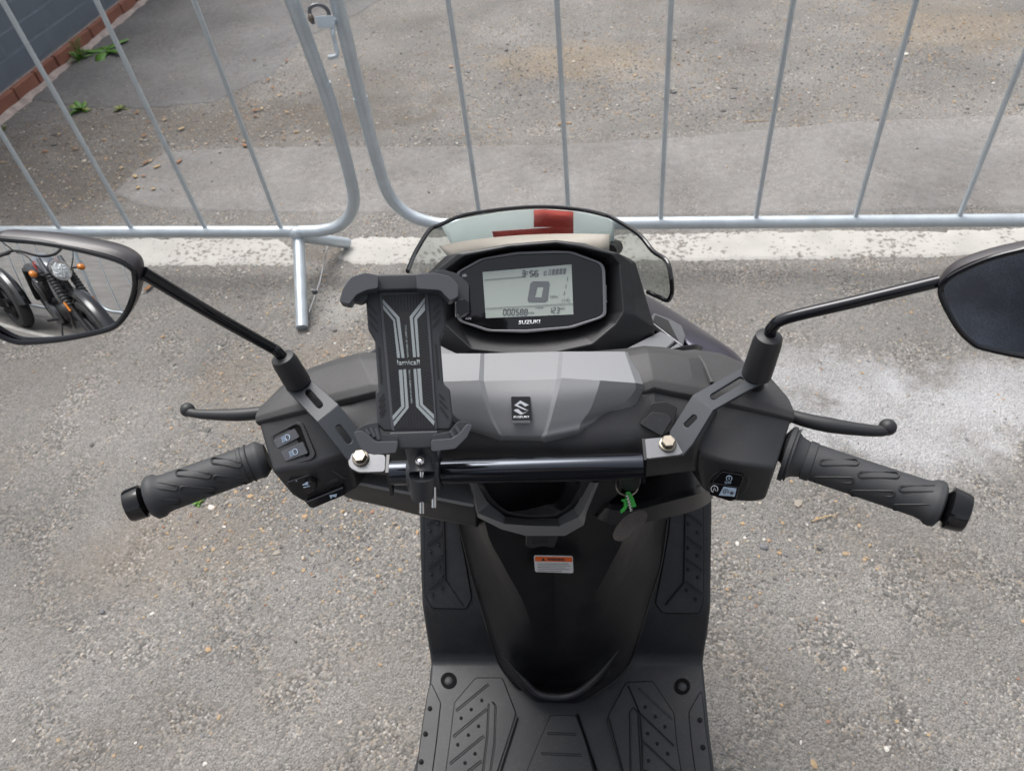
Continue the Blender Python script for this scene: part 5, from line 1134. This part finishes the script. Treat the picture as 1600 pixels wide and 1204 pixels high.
axb = (Z(1003, 727, 1.052) - Z(612, 738, 1.052)).normalized(); upb = Z(665, 716, 1.052) - cc; upb -= axb * upb.dot(axb); upb.normalize(); fwd = axb.cross(upb)
def halfring(name, a0, a1):
    V, F = [], []; n = 14
    for x in (-.0130, -.0112, .0112, .0130):
        for k in range(n + 1):
            t = math.radians(a0 + (a1 - a0) * k / n); d = upb * math.cos(t) + fwd * math.sin(t); ro = .0172 if abs(x) < .012 else .0158
            V += [cc + axb * x + d * .0106, cc + axb * x + d * ro]
    w = 2 * (n + 1)
    for i in range(3):
        for k in range(n):
            a = i * w + 2 * k; F += [(a, a + 2, a + w + 2, a + w), (a + 1, a + w + 1, a + w + 3, a + 3)]
        F += [(i * w, i * w + w, i * w + w + 1, i * w + 1), (i * w + w - 2, i * w + w - 1, i * w + 2 * w - 1, i * w + 2 * w - 2)]
    for i in (0, 3):
        for k in range(n): a = i * w + 2 * k; F.append((a, a + 1, a + 3, a + 2))
    return mesh(name, V, F, M['holder'], PHo, ang=50)
halfring('tube_clamp', -85, 84); halfring('tube_clamp', 96, 264)
tube('clamp_ear', [D(659, 738, .532), D(659, 712, .535)], [.010, .007], M['holder'], PHo, n=14)
tube('clamp_ear', [D(659, 742, .532), D(660, 776, .540)], [.010, .0085], M['holder'], PHo, n=14)
mesh('bolt_cap', *sphereVF(D(656, 720, .524), .0036, 12, 8, (1, 1, .7)), M['chrome'], PHo)
tube('clamp_bolt', [D(659, 735, .530), D(659, 801, .535)], .0019, M['chrome'], PHo, n=12)
tube('clamp_bolt', [D(678, 760, .550), D(678, 792, .552)], .0019, M['chrome'], PHo, n=12)

# ================================================================== key ring in the ignition
KR = thing('keyring', 'key ring with a green tag and a brown leather fob hanging below the crossbar', 'key ring', D(980, 780, .66))
k8 = lambda x, y: (920 + x / 8., 730 + y / 8.)
kc = D(980, 757, .655); kn = ((CAM - kc).normalized() + Vector((.15, 0, .1))).normalized(); KP = (kc, kn)
tube('ring', [PLN(980 + 17.3 * math.cos(t), 757 + 16.5 * math.sin(t), KP) for t in [2 * math.pi * k / 28 for k in range(28)]], .0011, M['bolt'], KR, n=8, closed=True)
slab('key_head', rnd([(975, 742), (990, 742), (994, 760), (986, 767), (978, 764)], 3), (kc, kn), .005, M['deep'], KR, off=-.002, bevel=.001)
slab('tag', rnd([k8(*p) for p in [(465, 305), (515, 300), (555, 370), (598, 485), (545, 502), (505, 470), (478, 500), (450, 545), (402, 575), (400, 530), (445, 480), (440, 430), (405, 415), (412, 398), (455, 392)]], 1.2), KP, .004, M['green'], KR, off=.002, bevel=.0008)
parts = [sphereVF(PLN(*k8(478 + 5 * k + (4 if k % 2 else -4), 350 + 19 * k), shift(KP, .0042)), .0013, 8, 5) for k in range(11)]; V, F = join(parts); mesh('chain', V, F, M['chrome'], KR)
fob = slab('leather_fob', rnd([k8(*p) for p in [(385, 930), (315, 905), (298, 835), (340, 740), (420, 640), (520, 562), (640, 525), (712, 532), (742, 585), (720, 665), (640, 740), (560, 800), (490, 890)]], 3), KP, .003, M['leather'], KR, off=.006, bevel=.001)
strokes('embossing', [[k8(*p) for p in L] for L in ([(520, 690), (560, 720), (520, 760), (500, 740)], [(600, 600), (650, 620), (640, 680), (600, 690), (590, 640)], [(560, 700), (640, 720), (680, 680)], [(420, 830), (470, 860), (440, 880)], [(660, 570), (690, 600), (670, 640)])], KP, .0005, M['leatherline'], fob, off=.0061)

# ================================================================== motorcycles and barriers behind, seen in the left mirror
def copy_thing(o, loc, rz, label, parent=None):
    c = o.copy(); COL.objects.link(c); c.parent = parent
    if parent is None: c.location = loc; c.rotation_euler = (0, 0, rz); c['label'] = label
    for ch in list(o.children): copy_thing(ch, None, None, None, c)
    return c
def motorcycle(label):
    B = thing('motorcycle', label, 'motorcycle', (0, 0, 0), 'motorcycles parked behind the rider')
    wheel((.78, 0, .31), .31, .13, B, axis=(0, 1, 0), spokes=7); wheel((-.72, 0, .32), .32, .16, B, axis=(0, 1, 0), spokes=7)
    V, F = tubeVF([Vector((.78 + .355 * math.cos(math.radians(a)), 0, .31 + .355 * math.sin(math.radians(a)))) for a in range(15, 150, 12)], .062, 10); V = [Vector((v.x, v.y * 1.15, v.z)) for v in V]; mesh('front_mudguard', V, F, M['blackpaint'], B)
    V, F = tubeVF([Vector((-.72 + .37 * math.cos(math.radians(a)), 0, .32 + .37 * math.sin(math.radians(a)))) for a in range(30, 175, 12)], .085, 10); mesh('rear_mudguard', V, F, M['blackpaint'], B)
    for s in (-1, 1):
        f = tube('fork', [(.78, s * .105, .31), (.43, s * .105, .98)], .024, M['steel'], B, n=12)
        tube('fork_slider', [(.795, s * .105, .28), (.655, s * .105, .55)], .034, M['engine'], f, n=12)
        tube('gaiter', [Vector((.655, s * .105, .55)).lerp(Vector((.50, s * .105, .85)), k / 22) for k in range(23)], [.046 if k % 2 else .037 for k in range(23)], M['rubberdark'], f, n=12)
        tube('brake_disc', [(.78, s * .082, .31), (.78, s * .088, .31)], .14, M['steel'], B, n=24)
        tube('shock', [(-.70, s * .15, .38), (-.42, s * .15, .78)], .034, M['engine'], B, n=10)
        i = mesh('indicator', *sphereVF((.50, s * .24, .86), .042, 12, 8, (1, 1, .8)), M['amber'], B)
        tube('indicator_stem', [(.48, s * .10, .86), (.49, s * .22, .86)], .010, M['engine'], i, n=8)
        tube('fork_reflector', [(.70, s * .142, .52), (.66, s * .142, .60)], .014, M['amber'], B, n=8)
        tube('foot_peg', [(.10, s * .14, .30), (.10, s * .32, .31)], .016, M['engine'], B, n=8)
    hl = spin('headlight', [(-.16, .02), (-.14, .06), (-.06, .092), (0, .098), (.012, .098)], (.60, 0, .88), (1, 0, -.08), M['blackpaint'], B, n=24)
    spin('headlight_rim', [(.010, .100), (.022, .100), (.024, .088), (.012, .086)], (.60, 0, .88), (1, 0, -.08), M['chrome'], hl, n=24, caps=False)
    V, F = [], []
    rg = random.Random(4)
    for k in range(5):
        for j in range(20):
            r = .088 * k / 4; a = 2 * math.pi * j / 20; V.append(Vector((.622 + .020 * (1 - (k / 4) ** 2) + rg.uniform(-.006, .006), r * math.cos(a), .879 + r * math.sin(a))))
    for k in range(4):
        for j in range(20): F.append((k * 20 + j, k * 20 + (j + 1) % 20, (k + 1) * 20 + (j + 1) % 20, (k + 1) * 20 + j))
    mesh('headlight_lens', V, F, M['lens'], hl, smooth=False)
    tube('handlebar', cr([Vector(p) for p in ((.22, -.42, 1.02), (.32, -.25, 1.06), (.40, -.08, 1.0), (.40, .08, 1.0), (.32, .25, 1.06), (.22, .42, 1.02))], 5), .013, M['engine'], B, n=10)
    for s in (-1, 1):
        tube('hand_grip', [(.28, s * .32, 1.045), (.20, s * .45, 1.01)], .019, M['rubberdark'], B, n=10)
        m_ = tube('mirror_stem', [(.32, s * .27, 1.06), (.30, s * .38, 1.20)], .007, M['engine'], B, n=8)
        mesh('mirror_head', *sphereVF((.30, s * .40, 1.22), .055, 12, 8, (.3, 1.1, .7)), M['blackpaint'], m_)
    secs = []
    for x, w, z0, z1 in ((.38, .05, .82, .90), (.30, .12, .76, .97), (.12, .15, .74, 1.0), (-.08, .12, .73, .96), (-.20, .06, .74, .88)):
        secs.append([Vector((x, w * math.cos(a), (z0 + z1) / 2 + (z1 - z0) / 2 * math.sin(a))) for a in [2 * math.pi * k / 16 for k in range(16)]])
    V = [v for r in secs for v in r]; F = [(i * 16 + k, i * 16 + (k + 1) % 16, (i + 1) * 16 + (k + 1) % 16, (i + 1) * 16 + k) for i in range(4) for k in range(16)] + [tuple(range(16)), tuple(range(64, 80))]
    tk = mesh('fuel_tank', V, F, M['greygloss'], B)
    for s in (-1, 1): mesh('tank_badge', *sphereVF((.20, s * .118, .885), .07, 14, 8, (.9, .35, .8)), M['redgloss'], tk)
    V, F = sphereVF((-.42, 0, .77), .3, 16, 8, (1.15, .5, .22)); mesh('seat', V, F, M['rubberdark'], B)
    for s in (-1, 1): V, F = sphereVF((-.28, s * .12, .58), .14, 14, 8, (1.1, .4, .9)); mesh('side_cover', V, F, M['blackpaint'], B)
    # engine: crankcase, two finned cylinders, air cleaner, exhausts
    en = mesh('engine', *sphereVF((.02, 0, .38), .2, 16, 10, (1.25, .85, .8)), M['engine'], B)
    for bx, tx in ((.10, .26), (-.04, -.14)):
        b0, b1 = Vector((bx, 0, .46)), Vector((tx, 0, .74))
        tube('cylinder', [b0.lerp(b1, k / 24) for k in range(25)], [.098 if k % 2 else .078 for k in range(25)], M['engine'], en, n=16)
    spin('air_cleaner', [(-.02, .10), (.03, .11), (.05, .09), (.055, .001)], (.06, .16, .60), (0, 1, 0), M['engine'], en, n=20)
    spin('engine_cover', [(0, .14), (.04, .135), (.055, .09), (.056, .001)], (.0, .15, .36), (0, 1, 0), M['steel'], en, n=20)
    for z in (.30, .40): tube('exhaust', cr([Vector(p) for p in ((.26, -.10, .62), (.36, -.16, .48), (.26, -.19, z), (-.3, -.20, z - .03), (-.95, -.21, z - .02))], 6), .036, M['engine'], B, n=12)
    for s in (-1, 1): tube('frame_tube', cr([Vector(p) for p in ((.42, s * .03, .86), (.40, s * .10, .40), (.25, s * .13, .22), (-.35, s * .13, .24), (-.55, s * .12, .55))], 5), .020, M['blackpaint'], B, n=10)
    spin('horn', [(0, .05), (.03, .055), (.035, .02)], (.46, .0, .62), (1, 0, -.2), M['chrome'], B, n=16)
    tube('cable', cr([Vector(p) for p in ((.30, .25, 1.04), (.55, .22, 1.02), (.56, .14, .80), (.70, .12, .52))], 6), .006, M['rubberdark'], B, n=6)
    tube('cable', cr([Vector(p) for p in ((.30, -.25, 1.04), (.58, -.20, 1.0), (.52, -.06, .78), (.35, 0, .70))], 6), .006, M['rubberdark'], B, n=6)
    tube('side_stand', [(-.05, .14, .25), (.02, .30, .012)], .013, M['engine'], B, n=8)
    return B
MB = motorcycle('black motorcycle with red tank badge and round headlight reflected in the left mirror')
MB.location = BIKE; MB.rotation_euler = (math.radians(-6), 0, BIKE_A)
copy_thing(MB, (-3.95, -3.5, 0), math.radians(205), 'second motorcycle, seen from behind at the left rim of the left mirror')
b2 = copy_thing(bl_, (-2.55, -3.6, 0), math.radians(12), 'crowd barrier behind the reflected motorcycle')
b3 = copy_thing(bpy.data.objects['crowd_barrier.001'], (-.75, -2.70, 0), math.radians(14), 'crowd barrier curving away beside the reflected motorcycle')
b3.location = (-2.2, -3.75, 0)

# ================================================================== the rider holding the phone the picture is taken with
def skin_graph(name, pts, edges, m, parent, root=0, subd=2, **kw):
    """one continuous body grown round a skeleton: pts = [(co, rx, ry)]"""
    me = bpy.data.meshes.new(name); me.from_pydata([tuple(p[0]) for p in pts], edges, [])
    ob = bpy.data.objects.new(name, me); COL.objects.link(ob)
    sk = ob.modifiers.new('k', 'SKIN'); sk.use_smooth_shade = True
    for i, p in enumerate(pts):
        ob.data.skin_vertices[0].data[i].radius = (p[1], p[2] if len(p) > 2 else p[1]); ob.data.skin_vertices[0].data[i].use_root = (i == root)
    su = ob.modifiers.new('u', 'SUBSURF'); su.levels = subd; su.render_levels = subd
    bpy.context.view_layer.update()
    ev = ob.evaluated_get(bpy.context.evaluated_depsgraph_get()); nm = bpy.data.meshes.new_from_object(ev)
    bpy.data.objects.remove(ob); nm.name = name; nm.materials.clear(); nm.polygons.foreach_set('use_smooth', [True] * len(nm.polygons))
    return link(name, nm, m, parent, **kw)
vd = -(MC @ Vector((0, 0, 1))); rt_ = MC @ Vector((1, 0, 0)); up_c = MC @ Vector((0, 1, 0))
PC0 = CAM - vd * .016 - rt_ * .055 - up_c * .018
ph = thing('smartphone', 'black smartphone held up in both hands by the rider', 'smartphone', PC0)
V, F = boxVF(PC0, rt_ * .080, up_c * .037, vd * .004); mesh('phone_body', V, F, M['gloss'], ph, bevel=.004, seg=3)
V, F = boxVF(PC0 - vd * .0044, rt_ * .076, up_c * .034, vd * .0003); mesh('phone_screen', V, F, M['barblack'], ph)
PE = thing('person', 'person in a navy jacket and dark trousers standing astride the scooter holding a phone', 'person', (.04, -.72, 0))
V3 = Vector; cx = .04
pts = [(V3((cx, -.74, .92)), .13, .10), (V3((cx, -.75, 1.10)), .12, .09), (V3((cx, -.74, 1.30)), .14, .10), (V3((cx, -.72, 1.43)), .10, .08), (V3((cx, -.70, 1.52)), .055, .055), (V3((cx, -.665, 1.60)), .070, .075), (V3((cx, -.66, 1.68)), .078, .095), (V3((cx, -.675, 1.75)), .060, .072)]
ed = [(i, i + 1) for i in range(7)]
def addp(p, r, par, ry=None): pts.append((V3(p), r, ry or r)); ed.append((par, len(pts) - 1)); return len(pts) - 1
addp((cx, -.56, 1.635), .012, 6)                    # nose
for s in (-1, 1):
    addp((cx + s * .088, -.67, 1.65), .014, 6)      # ear
    sh = addp((cx + s * .19, -.72, 1.40), .058, 3); el = addp((cx + s * .27, -.62, 1.14), .044, sh)
    palm = PC0 + rt_ * (s * .098) - up_c * .02 - vd * .012
    wr = addp(palm - up_c * .065 - vd * .045 + rt_ * s * .02, .026, el); pm = addp(palm, .022, wr, .030)
    for k, L in enumerate((.030, .034, .032, .026)):
        b_ = palm + up_c * (.030 - .018 * k) + vd * .012; f1 = addp(b_ + vd * .010 + rt_ * s * .004, .0090, pm); f2 = addp(b_ + vd * .022 - rt_ * s * L * .45, .0080, f1); addp(b_ + vd * .020 - rt_ * s * L, .0070, f2)
    t1 = addp(palm + up_c * .022 - vd * .012 - rt_ * s * .004, .0105, pm); addp(palm + up_c * .030 - vd * .016 - rt_ * s * .040, .0085, t1)
    hp = addp((cx + s * .13, -.74, .86), .085, 0); kn = addp((cx + s * .24, -.66, .48), .055, hp); an = addp((cx + s * .27, -.70, .10), .038, kn); addp((cx + s * .29, -.58, .05), .035, an)
skin_graph('body', pts, ed, M['skin'], PE)
for s in (-1, 1): mesh('eye', *sphereVF((cx + s * .032, -.578, 1.668), .012, 10, 7), M['white'], PE)
tube('mouth', [(cx - .022, -.583, 1.595), (cx, -.576, 1.593), (cx + .022, -.583, 1.595)], .004, M['leather'], PE, n=6)
V, F = sphereVF((cx, -.70, 1.71), .108, 18, 10, (.9, 1.05, 1.0)); V = [v if v.y < -.63 or v.z > 1.74 else Vector((v.x, -.63, max(v.z, 1.74))) for v in V]; mesh('hair', V, F, M['hair'], PE)
jp = [(V3((cx, -.74, .90)), .185, .135), (V3((cx, -.745, 1.08)), .175, .130), (V3((cx, -.74, 1.28)), .195, .140), (V3((cx, -.725, 1.42)), .150, .105), (V3((cx, -.705, 1.50)), .075, .075)]; je = [(0, 1), (1, 2), (2, 3), (3, 4)]
for s in (-1, 1):
    i = len(jp); palm = PC0 + rt_ * (s * .098) - up_c * .02 - vd * .012
    jp += [(V3((cx + s * .20, -.72, 1.40)), .085), (V3((cx + s * .28, -.62, 1.13)), .066), (palm - up_c * .075 - vd * .055 + rt_ * s * .022, .042)]; je += [(3, i), (i, i + 1), (i + 1, i + 2)]
skin_graph('jacket', jp, je, M['jacket'], PE)
tp_ = [(V3((cx, -.74, .94)), .165, .125)]; te = []
for s in (-1, 1):
    i = len(tp_); tp_ += [(V3((cx + s * .13, -.74, .84)), .105), (V3((cx + s * .24, -.66, .48)), .076), (V3((cx + s * .27, -.70, .12)), .066)]; te += [(0, i), (i, i + 1), (i + 1, i + 2)]
skin_graph('trousers', tp_, te, M['denim'], PE)
for s in (-1, 1):
    skin_graph('shoe', [(V3((cx + s * .268, -.74, .055)), .045, .05), (V3((cx + s * .28, -.64, .05)), .045, .045), (V3((cx + s * .295, -.53, .038)), .038, .034)], [(0, 1), (1, 2)], M['shoe'], PE)
